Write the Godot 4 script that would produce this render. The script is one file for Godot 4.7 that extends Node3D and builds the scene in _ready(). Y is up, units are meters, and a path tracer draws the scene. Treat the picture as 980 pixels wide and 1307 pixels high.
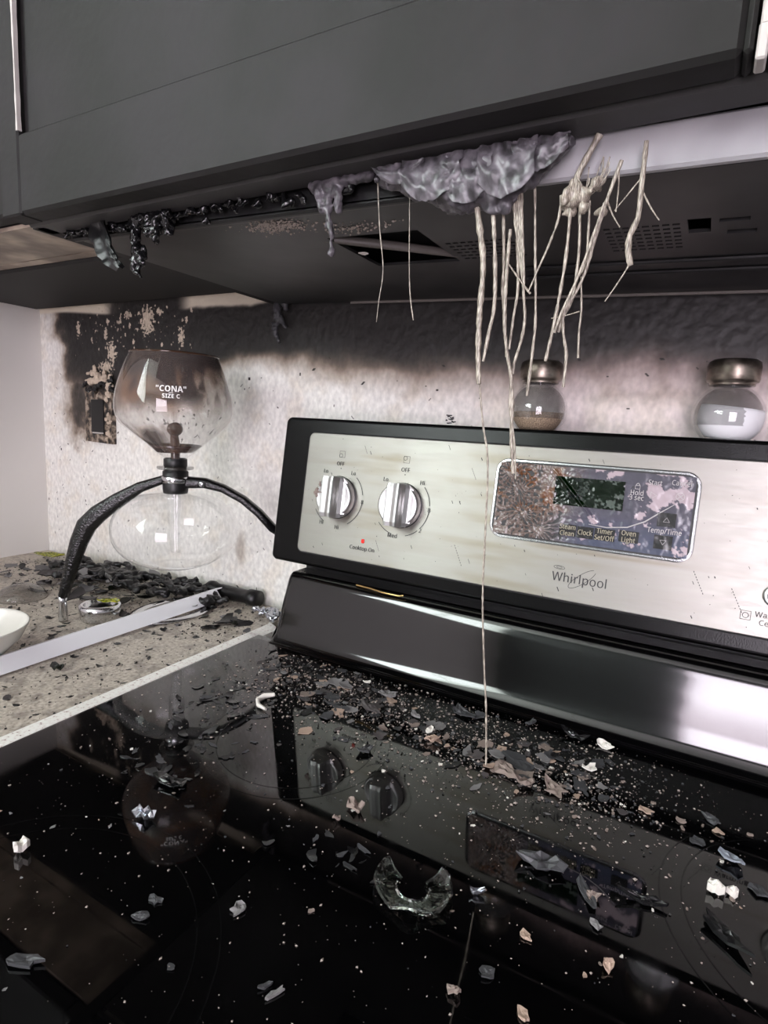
extends Node3D
# A fire-damaged kitchen: range with control panel, scorched hood and cabinets, vacuum coffee maker on the counter.
# World: x right along the back wall, y up (0 = cooktop), z out from the wall (wall face at z = -0.03). Metres.

const TILT := 0.1416
const WALL_Z := -0.03
const CT := -0.015        # countertop level
const GT := 0.003         # top of the cooktop glass
const FLOOR_Y := -0.915

var used := {}
var rng := RandomNumberGenerator.new()
var nz := FastNoiseLite.new()
var nz2 := FastNoiseLite.new()
var T0 := Vector3(0, 0.27, 0.04)
var PX: Transform3D       # frame of the control panel face: x along, -y down the slope, z out
var K := {}               # materials

# ------------------------------------------------------------------ mesh builder
class B:
	var st := SurfaceTool.new()
	var grp := 0
	var with_uv := false
	var with_col := false
	var tint := Color.WHITE
	func _init(uv := false, col := false) -> void:
		st.begin(Mesh.PRIMITIVE_TRIANGLES)
		with_uv = uv
		with_col = col
	func vol(v: PackedVector3Array, t: PackedInt32Array) -> float:
		var c := Vector3.ZERO
		for p in v: c += p
		c /= maxf(1.0, v.size())
		var s := 0.0
		for i in range(0, t.size(), 3):
			s += (v[t[i]] - c).dot((v[t[i + 1]] - c).cross(v[t[i + 2]] - c))
		return s
	func facing(v: PackedVector3Array, t: PackedInt32Array, out: Vector3) -> float:
		var s := 0.0
		for i in range(0, t.size(), 3):
			s += out.dot((v[t[i + 1]] - v[t[i]]).cross(v[t[i + 2]] - v[t[i]]))
		return s
	func put(v: PackedVector3Array, t: PackedInt32Array, smooth: bool, flip: bool, uv := PackedVector2Array(), col := PackedColorArray()) -> void:
		grp += 1
		st.set_smooth_group(grp if smooth else -1)
		for i in range(0, t.size(), 3):
			for k in [0, 2, 1] if flip else [0, 1, 2]:
				var j := t[i + k]
				if with_uv: st.set_uv(uv[j] if uv.size() else Vector2(v[j].x, v[j].y))
				if with_col: st.set_color(col[j] if col.size() else tint)
				st.add_vertex(v[j])
	func solid(v: PackedVector3Array, t: PackedInt32Array, smooth := false) -> void:
		put(v, t, smooth, vol(v, t) > 0.0)
	func sheet(v: PackedVector3Array, t: PackedInt32Array, out: Vector3, smooth := false, uv := PackedVector2Array(), col := PackedColorArray()) -> void:
		put(v, t, smooth, facing(v, t, out) > 0.0, uv, col)
	func box(c: Vector3, s: Vector3, bev := 0.0, xf := Transform3D.IDENTITY) -> void:
		var h := s * 0.5
		bev = minf(bev, minf(h.x, minf(h.y, h.z)) * 0.95)
		if bev <= 0.0:
			var v := PackedVector3Array()
			for i in 8:
				v.append(xf * (c + Vector3(h.x * (1 if i & 1 else -1), h.y * (1 if i & 2 else -1), h.z * (1 if i & 4 else -1))))
			solid(v, PackedInt32Array([0, 1, 3, 0, 3, 2, 4, 7, 5, 4, 6, 7, 0, 5, 1, 0, 4, 5, 2, 3, 7, 2, 7, 6, 0, 2, 6, 0, 6, 4, 1, 5, 7, 1, 7, 3]))
			return
		var v2 := PackedVector3Array()
		var t2 := PackedInt32Array()
		for i in 8:
			var sg := Vector3(1 if i & 1 else -1, 1 if i & 2 else -1, 1 if i & 4 else -1)
			for k in 3:
				var q := h - Vector3.ONE * bev
				q[k] = h[k]
				v2.append(q * sg)
		var quads := []
		for k in 3:
			var a := (k + 1) % 3
			var b := (k + 2) % 3
			for s1 in 2:
				var ids := []
				for ab in [[0, 0], [1, 0], [1, 1], [0, 1]]:
					ids.append(((s1 << k) | (ab[0] << a) | (ab[1] << b)) * 3 + k)
				quads.append(ids)
			for sa in 2:
				for sb in 2:
					var base := (sa << a) | (sb << b)
					var other := base | (1 << k)
					quads.append([base * 3 + a, other * 3 + a, other * 3 + b, base * 3 + b])
		for q in quads:
			t2.append_array(PackedInt32Array([q[0], q[1], q[2], q[0], q[2], q[3]]))
		for i in 8:
			t2.append_array(PackedInt32Array([i * 3, i * 3 + 1, i * 3 + 2]))
		for i in range(0, t2.size(), 3):   # convex: turn every triangle outwards
			var p := v2[t2[i]]
			if p.dot((v2[t2[i + 1]] - p).cross(v2[t2[i + 2]] - p)) > 0.0:
				var w := t2[i + 1]
				t2[i + 1] = t2[i + 2]
				t2[i + 2] = w
		for i in v2.size(): v2[i] = xf * (v2[i] + c)
		put(v2, t2, false, false)
	func loft(rings: Array, smooth := true, cap0 := true, cap1 := true) -> void:
		var v := PackedVector3Array()
		var t := PackedInt32Array()
		var n: int = rings[0].size()
		for r in rings: v.append_array(r)
		for i in rings.size() - 1:
			for j in n:
				var a := i * n + j
				var b := i * n + (j + 1) % n
				t.append_array(PackedInt32Array([a, b, a + n, b, b + n, a + n]))
		var flip := vol(v, t) > 0.0
		put(v, t, smooth, flip)
		for e in 2:
			if (e == 0 and not cap0) or (e == 1 and not cap1): continue
			var r: PackedVector3Array = rings[0] if e == 0 else rings[-1]
			var cv := PackedVector3Array(r)
			var c := Vector3.ZERO
			for p in r: c += p
			cv.append(c / n)
			var ct := PackedInt32Array()
			for j in n:
				ct.append_array(PackedInt32Array([j, n, (j + 1) % n] if e == 0 else [j, (j + 1) % n, n]))
			put(cv, ct, false, flip)
	func lathe(prof: PackedVector2Array, c: Vector3, seg := 40, smooth := true, caps := false, xf := Transform3D.IDENTITY) -> void:
		var rings := []
		for p in prof:
			var r := PackedVector3Array()
			for j in seg:
				var a := TAU * j / seg
				r.append(xf * (c + Vector3(p.x * sin(a), p.y, p.x * cos(a))))
			rings.append(r)
		loft(rings, smooth, caps, caps)
	func tube(pts: PackedVector3Array, rad: PackedFloat32Array, sides := 7, flat := 1.0) -> void:
		var rings := []
		var d := (pts[1] - pts[0]).normalized()
		var up := Vector3.FORWARD if absf(d.z) < 0.8 else Vector3.RIGHT
		var nrm := (up - d * up.dot(d)).normalized()
		for i in pts.size():
			d = (pts[mini(i + 1, pts.size() - 1)] - pts[maxi(i - 1, 0)]).normalized()
			nrm = (nrm - d * nrm.dot(d)).normalized()
			var bn := d.cross(nrm)
			var r := PackedVector3Array()
			var rr: float = rad[mini(i, rad.size() - 1)]
			for j in sides:
				var a := TAU * j / sides
				r.append(pts[i] + bn * (cos(a) * rr) + nrm * (sin(a) * rr * flat))
			rings.append(r)
		loft(rings, true, true, true)
	func prism(poly: PackedVector2Array, z0: float, z1: float, xf := Transform3D.IDENTITY) -> void:
		var v := PackedVector3Array()
		var n := poly.size()
		for z in [z0, z1]:
			for p in poly: v.append(xf * Vector3(p.x, p.y, z))
		var t := PackedInt32Array()
		for j in n:
			var k := (j + 1) % n
			t.append_array(PackedInt32Array([j, k, j + n, k, k + n, j + n]))
		var tri := Geometry2D.triangulate_polygon(poly)
		var top := PackedInt32Array()
		for i in range(0, tri.size(), 3):
			top.append_array(PackedInt32Array([tri[i] + n, tri[i + 1] + n, tri[i + 2] + n, tri[i], tri[i + 2], tri[i + 1]]))
		var ax := xf.basis.z * (z1 - z0)
		if facing(v, top.slice(0, 3), ax) < 0.0:
			for i in range(0, top.size(), 3):
				var w := top[i + 1]
				top[i + 1] = top[i + 2]
				top[i + 2] = w
		put(v, top, false, true)
		put(v, t, false, vol(v, t) > 0.0)
	func slab(xf: Transform3D, w: float, h: float, r: float, z0: float, z1: float, bev: float, steps := 3) -> void:
		var rings := [ring(xf, w, h, r, z0)]
		for i in steps + 1:
			var a := PI / 2 * i / steps
			var k := bev * (1.0 - cos(a))
			rings.append(ring(xf, w - 2 * k, h - 2 * k, maxf(r - k, 0.0003), z1 - bev + bev * sin(a)))
		loft(rings, false)
	func ring(xf: Transform3D, w: float, h: float, r: float, z: float) -> PackedVector3Array:
		var o := PackedVector3Array()
		for q in 4:
			var cx := (w * 0.5 - r) * (1 if q == 0 or q == 3 else -1)
			var cy := (h * 0.5 - r) * (1 if q < 2 else -1)
			for i in 7:
				var a := PI / 2 * (q + i / 6.0)
				o.append(xf * Vector3(cx + cos(a) * r, cy + sin(a) * r, z))
		return o
	func blob(caps: Array, cell: float, k: float, amp: float, noise: FastNoiseLite, freq := 1.0) -> void:
		# surface nets over a smooth union of tapered capsules [a, b, ra, rb], roughened by noise
		var lo := Vector3.ONE * 1e9
		var hi := -lo
		for c in caps:
			var rr: float = maxf(c[2], c[3]) + amp + cell * 2 + k * 0.3
			for e in 2:
				lo = lo.min(c[e] - Vector3.ONE * rr)
				hi = hi.max(c[e] + Vector3.ONE * rr)
		var nx := int((hi.x - lo.x) / cell) + 2
		var ny := int((hi.y - lo.y) / cell) + 2
		var nzz := int((hi.z - lo.z) / cell) + 2
		var f := PackedFloat32Array()
		f.resize(nx * ny * nzz)
		f.fill(1.0)
		for c in caps:
			var rr2: float = maxf(c[2], c[3]) + amp + cell * 2 + k * 0.5
			var a: Vector3 = c[0]
			var ab: Vector3 = c[1] - a
			var l2 := maxf(ab.length_squared(), 1e-12)
			var l := Vector3i(((a.min(c[1]) - Vector3.ONE * rr2 - lo) / cell).floor()).clamp(Vector3i.ZERO, Vector3i(nx - 1, ny - 1, nzz - 1))
			var h2 := Vector3i(((a.max(c[1]) + Vector3.ONE * rr2 - lo) / cell).ceil()).clamp(Vector3i.ZERO, Vector3i(nx - 1, ny - 1, nzz - 1))
			for z in range(l.z, h2.z + 1):
				for y in range(l.y, h2.y + 1):
					for x in range(l.x, h2.x + 1):
						var p := lo + Vector3(x, y, z) * cell
						var t := clampf((p - a).dot(ab) / l2, 0.0, 1.0)
						var d: float = p.distance_to(a + ab * t) - lerpf(c[2], c[3], t)
						var id := (z * ny + y) * nx + x
						var o := f[id]
						var m := maxf(k - absf(o - d), 0.0) / k
						f[id] = minf(o, d) - m * m * k * 0.25
		if amp > 0.0:
			for z in nzz:
				for y in ny:
					for x in nx:
						var id2 := (z * ny + y) * nx + x
						if absf(f[id2]) < amp * 2 + cell * 2:
							var p2 := (lo + Vector3(x, y, z) * cell) * freq
							f[id2] += noise.get_noise_3dv(p2) * amp
		var vid := {}
		var v := PackedVector3Array()
		var t3 := PackedInt32Array()
		var off := [0, 1, nx, nx + 1, nx * ny, nx * ny + 1, nx * ny + nx, nx * ny + nx + 1]
		for z in nzz - 1:
			for y in ny - 1:
				for x in nx - 1:
					var id3 := (z * ny + y) * nx + x
					var inside := 0
					for q in 8:
						if f[id3 + off[q]] < 0.0: inside += 1
					if inside == 0 or inside == 8: continue
					var s := Vector3.ZERO
					var cnt := 0
					for q in 8:
						for ax in 3:
							if q & (1 << ax): continue
							var q2 := q | (1 << ax)
							var fa := f[id3 + off[q]]
							var fb := f[id3 + off[q2]]
							if (fa < 0.0) == (fb < 0.0): continue
							var pa := Vector3(q & 1, (q >> 1) & 1, q >> 2)
							pa[ax] = fa / (fa - fb)
							s += pa
							cnt += 1
					vid[id3] = v.size()
					v.append(lo + (Vector3(x, y, z) + s / cnt) * cell)
		var str3 := [1, nx, nx * ny]
		for id4 in vid:
			for ax in 3:
				var u: int = str3[(ax + 1) % 3]
				var w: int = str3[(ax + 2) % 3]
				var a0 := f[id4]
				var a1 := f[id4 + str3[ax]]
				if (a0 < 0.0) == (a1 < 0.0): continue
				if not (vid.has(id4 - u) and vid.has(id4 - w) and vid.has(id4 - u - w)): continue
				var i0: int = vid[id4]
				var i1: int = vid[id4 - u]
				var i2: int = vid[id4 - u - w]
				var i3: int = vid[id4 - w]
				t3.append_array(PackedInt32Array([i0, i1, i2, i0, i2, i3] if a0 < 0.0 else [i0, i2, i1, i0, i3, i2]))
		put(v, t3, true, vol(v, t3) > 0.0)
	func mesh() -> ArrayMesh:
		st.generate_normals()
		return st.commit()

# ------------------------------------------------------------------ objects
func numbered(called: String) -> String:
	var n: int = used.get(called, 0)
	used[called] = n + 1
	return called if n == 0 else "%s_%03d" % [called, n]

func glob(n: Node) -> Transform3D:
	var t := Transform3D.IDENTITY
	while n != self and n is Node3D:
		t = (n as Node3D).transform * t
		n = n.get_parent()
	return t

func tag(o: Node3D, label: String, category: String, group := "", kind := "") -> Node3D:
	if label: o.set_meta("label", label)
	if category: o.set_meta("category", category)
	if group: o.set_meta("group", group)
	if kind: o.set_meta("kind", kind)
	return o

func thing(called: String, label: String, category: String, at: Vector3, group := "") -> Node3D:
	var o := Node3D.new()
	o.name = numbered(called)
	add_child(o)
	o.position = at
	tag(o, label, category, group)
	return o

func place(called: String, m: Mesh, mat: Material, parent: Node = self, xf := Transform3D.IDENTITY) -> MeshInstance3D:
	# geometry given in world coordinates through xf, stored in the parent's frame
	var o := MeshInstance3D.new()
	o.mesh = m
	o.material_override = mat
	o.name = numbered(called) if parent == self else called
	o.transform = glob(parent).affine_inverse() * xf
	parent.add_child(o, true)
	return o

func obj(called: String, b: B, mat: Material, parent: Node = self) -> MeshInstance3D:
	return place(called, b.mesh(), mat, parent)

func solo(called: String, b: B, mat: Material, label: String, category: String, at: Vector3, group := "") -> MeshInstance3D:
	# a one-mesh thing whose node stands at its base; the mesh was built in world coordinates
	var o := place(called, moved(b.mesh(), -at), mat, self, Transform3D(Basis(), at))
	tag(o, label, category, group)
	return o

func moved(m: ArrayMesh, by: Vector3) -> ArrayMesh:
	var a := m.surface_get_arrays(0)
	var v: PackedVector3Array = a[Mesh.ARRAY_VERTEX]
	for i in v.size(): v[i] += by
	a[Mesh.ARRAY_VERTEX] = v
	var r := ArrayMesh.new()
	r.add_surface_from_arrays(Mesh.PRIMITIVE_TRIANGLES, a)
	return r

func struct(called: String, b: B, mat: Material) -> MeshInstance3D:
	var o := obj(called, b, mat)
	o.set_meta("kind", "structure")
	return o

# ------------------------------------------------------------------ materials
func M(c: Color, rough := 0.5, metal := 0.0) -> StandardMaterial3D:
	var m := StandardMaterial3D.new()
	m.albedo_color = c
	m.roughness = rough
	m.metallic = metal
	return m

func noise_tex(freq: float, stops: Array, size := 512, seed_ := 1, octaves := 4, kind := FastNoiseLite.TYPE_SIMPLEX_SMOOTH) -> NoiseTexture2D:
	var n := FastNoiseLite.new()
	n.seed = seed_
	n.noise_type = kind
	n.frequency = freq
	n.fractal_octaves = octaves
	var t := NoiseTexture2D.new()
	t.width = size
	t.height = size
	t.seamless = true
	t.noise = n
	if stops.size():
		var g := Gradient.new()
		var off := PackedFloat32Array()
		var col := PackedColorArray()
		for s in stops:
			off.append(s[0])
			col.append(s[1])
		g.offsets = off
		g.colors = col
		t.color_ramp = g
	return t

func tri(m: StandardMaterial3D, scale: Vector3) -> StandardMaterial3D:
	m.uv1_triplanar = true
	m.uv1_world_triplanar = true
	m.uv1_scale = scale
	return m

func glass(alpha := 0.06, c := Color(1, 1, 1)) -> StandardMaterial3D:
	var m := M(Color(c.r, c.g, c.b, alpha), 0.02)
	m.transparency = BaseMaterial3D.TRANSPARENCY_ALPHA
	m.cull_mode = BaseMaterial3D.CULL_DISABLED
	return m

func grey(v: float) -> Color: return Color(v, v, v)

func make_materials() -> void:
	K.paint = tri(M(Color(0.86, 0.85, 0.83), 0.6), Vector3.ONE * 2)
	K.room_wall = M(Color(0.46, 0.47, 0.47), 0.7)
	K.ceiling = M(Color(0.88, 0.88, 0.87), 0.8)
	K.floor = tri(M(Color.WHITE, 0.45), Vector3(0.7, 0.7, 2.5))
	K.floor.albedo_texture = noise_tex(0.012, [[0.0, Color(0.25, 0.24, 0.23)], [1.0, Color(0.34, 0.325, 0.31)]], 256, 3)
	# scorched cabinet paint: one even dark colour with fine soot mottling
	K.cabinet = tri(M(Color.WHITE, 0.62), Vector3.ONE * 2.2)
	K.cabinet.metallic_specular = 0.35
	K.cabinet.albedo_texture = noise_tex(0.006, [[0.25, Color(0.112, 0.110, 0.104)], [0.55, Color(0.128, 0.124, 0.122)], [0.8, Color(0.144, 0.137, 0.139)]], 512, 5)
	K.cabinet.heightmap_enabled = true
	K.cabinet.heightmap_scale = 0.02
	K.cabinet.heightmap_texture = noise_tex(0.06, [], 512, 6)
	K.lip = M(Color(0.24, 0.235, 0.235), 0.6)
	K.chip = M(Color(0.72, 0.70, 0.68), 0.7)
	K.under = tri(M(Color.WHITE, 0.5), Vector3.ONE * 3)
	K.under.albedo_texture = noise_tex(0.008, [[0.25, Color(0.48, 0.43, 0.38)], [0.55, Color(0.62, 0.56, 0.50)], [0.8, Color(0.74, 0.68, 0.61)]], 512, 9)
	K.hood = tri(M(Color.WHITE, 0.42), Vector3.ONE * 3)
	K.hood.albedo_texture = noise_tex(0.01, [[0.2, Color(0.09, 0.09, 0.092)], [0.5, Color(0.13, 0.13, 0.132)], [0.8, Color(0.17, 0.17, 0.172)]], 512, 11)
	K.hood_dark = M(Color(0.07, 0.07, 0.075), 0.5)
	K.soot_black = M(Color(0.035, 0.033, 0.032), 0.7)
	K.void = M(Color(0.012, 0.012, 0.014), 0.8)
	K.hood_white = tri(M(Color.WHITE, 0.4), Vector3.ONE * 4)
	K.hood_white.albedo_texture = noise_tex(0.01, [[0.2, Color(0.58, 0.575, 0.585)], [0.8, Color(0.68, 0.675, 0.685)]], 256, 12)
	K.ridge = M(Color(0.42, 0.40, 0.38), 0.4)
	# range
	K.enamel = M(Color(0.012, 0.012, 0.014), 0.10)
	K.enamel.clearcoat_enabled = true
	K.enamel.clearcoat = 0.6
	K.enamel.clearcoat_roughness = 0.06
	K.bezel = tri(M(Color(0.016, 0.016, 0.017), 0.25), Vector3.ONE * 20)
	K.bezel.metallic_specular = 0.3
	K.bezel.heightmap_enabled = true
	K.bezel.heightmap_scale = 0.006
	K.bezel.heightmap_texture = noise_tex(0.1, [], 256, 14)
	K.glass_top = tri(M(Color(0.010, 0.010, 0.012), 0.05), Vector3.ONE * 5)
	K.glass_top.roughness_texture = noise_tex(0.012, [[0.3, grey(0.35)], [0.75, grey(1.0)]], 512, 15)
	K.glass_top.roughness = 0.055
	K.glass_top.metallic_specular = 0.64
	K.steel = tri(M(Color.WHITE, 1.0, 1.0), Vector3(2.2, 16, 16))
	K.steel.albedo_texture = noise_tex(0.004, [[0.2, Color(0.53, 0.50, 0.45)], [0.45, Color(0.585, 0.57, 0.545)], [0.8, Color(0.61, 0.60, 0.58)]], 256, 16)
	K.steel.anisotropy_enabled = true
	K.steel.anisotropy = -0.55
	K.steel.roughness = 0.72
	K.steel.roughness_texture = noise_tex(0.06, [[0.2, grey(0.60)], [0.8, grey(0.68)]], 256, 17)
	K.chrome = M(Color(0.84, 0.84, 0.85), 0.16, 1.0)
	K.knob = M(Color(0.76, 0.76, 0.755), 0.36, 1.0)
	K.print = M(Color(0.13, 0.13, 0.14), 0.5)
	K.led = M(Color(0.86, 0.10, 0.06), 0.25)
	K.film = M(Color.WHITE, 0.2)
	K.film.vertex_color_use_as_albedo = true
	K.film_text = M(Color(0.70, 0.68, 0.68), 0.5)
	K.yellow_print = M(Color(0.62, 0.59, 0.50), 0.5)
	# counter
	K.counter = tri(M(Color.WHITE, 0.42), Vector3.ONE * 5)
	K.counter.albedo_texture = noise_tex(0.07, [[0.12, Color(0.36, 0.33, 0.31)], [0.26, Color(0.66, 0.62, 0.57)], [0.6, Color(0.75, 0.71, 0.66)], [0.85, Color(0.82, 0.79, 0.75)]], 512, 20)
	K.counter.detail_enabled = true
	K.counter.detail_albedo = noise_tex(0.012, [[0.25, Color(0.40, 0.36, 0.34, 0.5)], [0.5, Color(0.6, 0.57, 0.53, 0.0)]], 512, 21)
	K.trim = tri(M(Color.WHITE, 0.3), Vector3.ONE * 8)
	K.trim.albedo_texture = noise_tex(0.05, [[0.10, Color(0.42, 0.24, 0.25)], [0.2, Color(0.90, 0.87, 0.85)], [0.5, Color(0.96, 0.95, 0.93)]], 512, 22)
	K.wood = M(Color(0.55, 0.55, 0.54), 0.5)
	# glass and metal on the counter
	K.glass = glass(0.04)
	K.glass_dark = glass(0.30, Color(0.42, 0.38, 0.33))
	K.bakelite = tri(M(Color(0.035, 0.035, 0.038), 0.22), Vector3.ONE * 30)
	K.bakelite.heightmap_enabled = true
	K.bakelite.heightmap_scale = 0.08
	K.bakelite.heightmap_texture = noise_tex(0.04, [], 256, 24)
	K.rubber = M(Color(0.05, 0.05, 0.052), 0.45)
	K.brown_glass = M(Color(0.24, 0.16, 0.11), 0.12)
	K.residue = M(Color(0.20, 0.10, 0.05), 0.2)
	K.white_print = M(Color(0.93, 0.93, 0.92), 0.5)
	K.plastic = M(Color(0.94, 0.945, 0.96), 0.35)
	K.bowl = M(Color(0.84, 0.83, 0.80), 0.25)
	K.jar_cap = tri(M(Color(0.66, 0.64, 0.62), 0.36, 0.9), Vector3.ONE * 8)
	K.jar_cap.albedo_texture = noise_tex(0.02, [[0.3, Color(0.45, 0.42, 0.39)], [0.7, Color(0.95, 0.92, 0.88)]], 256, 26)
	K.salt = M(Color(0.92, 0.92, 0.93), 0.8)
	K.pepper = tri(M(Color.WHITE, 0.9), Vector3.ONE * 30)
	K.pepper.albedo_texture = noise_tex(0.09, [[0.2, Color(0.28, 0.22, 0.16)], [0.5, Color(0.56, 0.47, 0.37)], [0.8, Color(0.75, 0.66, 0.54)]], 256, 27)
	# fire debris
	K.char = M(Color(0.055, 0.055, 0.06), 0.38)
	K.char_shiny = M(Color(0.075, 0.075, 0.08), 0.16)
	K.char_grey = M(Color(0.24, 0.24, 0.25), 0.5)
	K.ash = M(Color(0.45, 0.44, 0.44), 0.75)
	K.ash_blue = M(Color(0.52, 0.54, 0.58), 0.45)
	K.crust = M(Color(0.50, 0.445, 0.415), 0.8)
	K.peach = M(Color(0.64, 0.55, 0.49), 0.8)
	K.white = M(Color(0.84, 0.82, 0.79), 0.7)
	K.brown = M(Color(0.27, 0.25, 0.25), 0.6)
	K.leaf = tri(M(Color.WHITE, 0.35), Vector3.ONE * 25)
	K.leaf.albedo_texture = noise_tex(0.03, [[0.22, Color(0.07, 0.08, 0.03)], [0.42, Color(0.44, 0.48, 0.07)], [0.75, Color(0.74, 0.72, 0.14)]], 256, 28)
	K.leaf_dark = M(Color(0.07, 0.085, 0.05), 0.3)
	K.melt = tri(M(Color.WHITE, 0.36), Vector3.ONE * 12)
	K.melt.albedo_texture = noise_tex(0.03, [[0.25, Color(0.16, 0.155, 0.16)], [0.5, Color(0.34, 0.325, 0.345)], [0.8, Color(0.46, 0.44, 0.46)]], 256, 29)
	K.melt_black = M(Color(0.06, 0.06, 0.065), 0.2)
	K.strand = tri(M(Color.WHITE, 0.35), Vector3(120, 12, 120))
	K.strand.albedo_texture = noise_tex(0.05, [[0.2, Color(0.34, 0.31, 0.28)], [0.5, Color(0.60, 0.56, 0.51)], [0.8, Color(0.82, 0.79, 0.73)]], 256, 30)
	K.strand.backlight_enabled = true
	K.strand.backlight = Color(0.5, 0.48, 0.42)
	K.plate = tri(M(Color.WHITE, 0.5), Vector3.ONE * 14)
	K.plate.albedo_texture = noise_tex(0.015, [[0.3, Color(0.10, 0.09, 0.08)], [0.5, Color(0.36, 0.31, 0.26)], [0.75, Color(0.62, 0.57, 0.51)]], 256, 31)
	K.plaster = M(Color(0.76, 0.70, 0.625), 0.9)
	K.brass = M(Color(0.75, 0.62, 0.42), 0.25, 1.0)

# ------------------------------------------------------------------ the room
func build_light() -> void:
	var cam := Camera3D.new()
	cam.name = "camera"
	add_child(cam)
	cam.transform = Transform3D(Basis(Vector3(0.87216, 0.05062, -0.4866), Vector3(-0.11894, 0.98673, -0.11053), Vector3(0.47455, 0.15428, 0.8666)).orthonormalized(), Vector3(0.08344, 0.26864, 0.6221))
	cam.fov = 83.583
	cam.near = 0.02
	cam.far = 60
	cam.current = true
	var we := WorldEnvironment.new()
	we.name = "environment"
	var e := Environment.new()
	e.background_mode = Environment.BG_SKY
	var sky := Sky.new()
	var sm := ProceduralSkyMaterial.new()
	sm.sky_top_color = Color(0.80, 0.82, 0.85)
	sm.sky_horizon_color = Color(0.90, 0.90, 0.92)
	sm.ground_horizon_color = Color(0.62, 0.60, 0.58)
	sm.ground_bottom_color = Color(0.40, 0.38, 0.36)
	sm.sky_energy_multiplier = 3.0
	sm.ground_energy_multiplier = 2.0
	sky.sky_material = sm
	e.sky = sky
	e.tonemap_mode = Environment.TONE_MAPPER_LINEAR
	e.tonemap_exposure = 1.0
	e.sdfgi_enabled = true
	e.ssao_enabled = true
	e.ssil_enabled = true
	we.environment = e
	add_child(we)
	area_light("window_daylight_left", Vector3(-1.0, 1.02, 2.15), Vector3.RIGHT, Vector2(2.1, 0.8), 5.3, Color(0.95, 1.0, 0.97))
	area_light("window_daylight_right", Vector3(1.0, 0.225, 3.36), Vector3.FORWARD, Vector2(1.4, 1.95), 8.2, Color(1.0, 0.935, 0.995))

func area_light(called: String, at: Vector3, towards: Vector3, size: Vector2, energy: float, c: Color) -> void:
	var l := AreaLight3D.new()
	l.name = called
	l.area_size = size
	l.light_energy = energy
	l.light_color = c
	l.shadow_enabled = true
	l.area_range = 12.0
	l.transform = Transform3D(Basis.looking_at(towards), at)
	add_child(l)

func opening(b: B, at: Vector3, along: Vector3, up_size: Vector2, hole: Rect2, size: Vector2, thick: float, nrm: Vector3) -> void:
	# a wall panel with one window hole; at = its lower corner
	var parts := [Rect2(0, 0, size.x, hole.position.y), Rect2(0, hole.end.y, size.x, size.y - hole.end.y),
		Rect2(0, hole.position.y, hole.position.x, hole.size.y), Rect2(hole.end.x, hole.position.y, size.x - hole.end.x, hole.size.y)]
	for r in parts:
		var c: Vector2 = r.position + r.size * 0.5
		var s: Vector3 = along.abs() * r.size.x + Vector3.UP * r.size.y + nrm.abs() * thick
		b.box(at + along * c.x + Vector3.UP * c.y - nrm * thick * 0.5, s)

func window_unit(called: String, c: Vector3, along: Vector3, w: float, h: float, nrm: Vector3) -> void:
	var root := Node3D.new()
	root.name = called
	root.set_meta("kind", "structure")
	add_child(root)
	root.position = c
	var b := B.new()
	var t := 0.05
	var flat := along.abs()
	var d := nrm.abs() * 0.06
	for s in [-1, 1]:
		b.box(c + along * s * (w - t) * 0.5, flat * t + Vector3.UP * h + d, 0.004)
		b.box(c + Vector3.UP * s * (h - t) * 0.5, flat * (w - 2 * t) + Vector3.UP * t + d, 0.004)
	b.box(c, flat * 0.04 + Vector3.UP * (h - 2 * t) + d * 0.8, 0.004)
	obj("window_frame", b, K.ceiling, root)
	for s in [-1, 1]:
		var g := B.new()
		g.box(c + along * s * w * 0.25, flat * (w * 0.5 - 0.06) + Vector3.UP * (h - 2 * t) + nrm.abs() * 0.004)
		obj("pane", g, K.glass, root)

func build_room() -> void:
	var b := B.new()
	b.box(Vector3(0.79, FLOOR_Y - 0.05, 1.68), Vector3(4.0, 0.1, 3.8))
	struct("floor", b, K.floor)
	b = B.new()
	b.box(Vector3(0.79, 1.55, 1.68), Vector3(4.0, 0.1, 3.8))
	struct("ceiling", b, K.ceiling)
	# back wall: a solid slab, with the sooty paint as its face
	b = B.new()
	b.box(Vector3(0.79, 0.29, -0.11), Vector3(4.0, 2.42, 0.14))
	var wall := struct("wall_back", b, K.paint)
	obj("sooty_paint", soot_wall(), soot_material(), wall)
	b = B.new()
	opening(b, Vector3(-1.03, FLOOR_Y, -0.18), Vector3.BACK, Vector2(), Rect2(1.28, 1.535, 2.1, 0.8), Vector2(3.58, 2.42), 0.12, Vector3.RIGHT)
	struct("wall_left", b, K.paint)
	b = B.new()
	opening(b, Vector3(-1.03, FLOOR_Y, 3.4), Vector3.RIGHT, Vector2(), Rect2(1.33, 0.165, 1.4, 1.95), Vector2(3.65, 2.42), 0.12, Vector3.FORWARD)
	struct("wall_front", b, K.room_wall)
	b = B.new()
	b.box(Vector3(2.68, 0.29, 1.61), Vector3(0.12, 2.42, 3.58))
	struct("wall_right", b, K.room_wall)
	window_unit("window_1", Vector3(-1.09, 1.02, 2.15), Vector3.BACK, 2.1, 0.8, Vector3.RIGHT)
	window_unit("window_2", Vector3(1.0, 0.225, 3.46), Vector3.RIGHT, 1.4, 1.95, Vector3.FORWARD)

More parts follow.
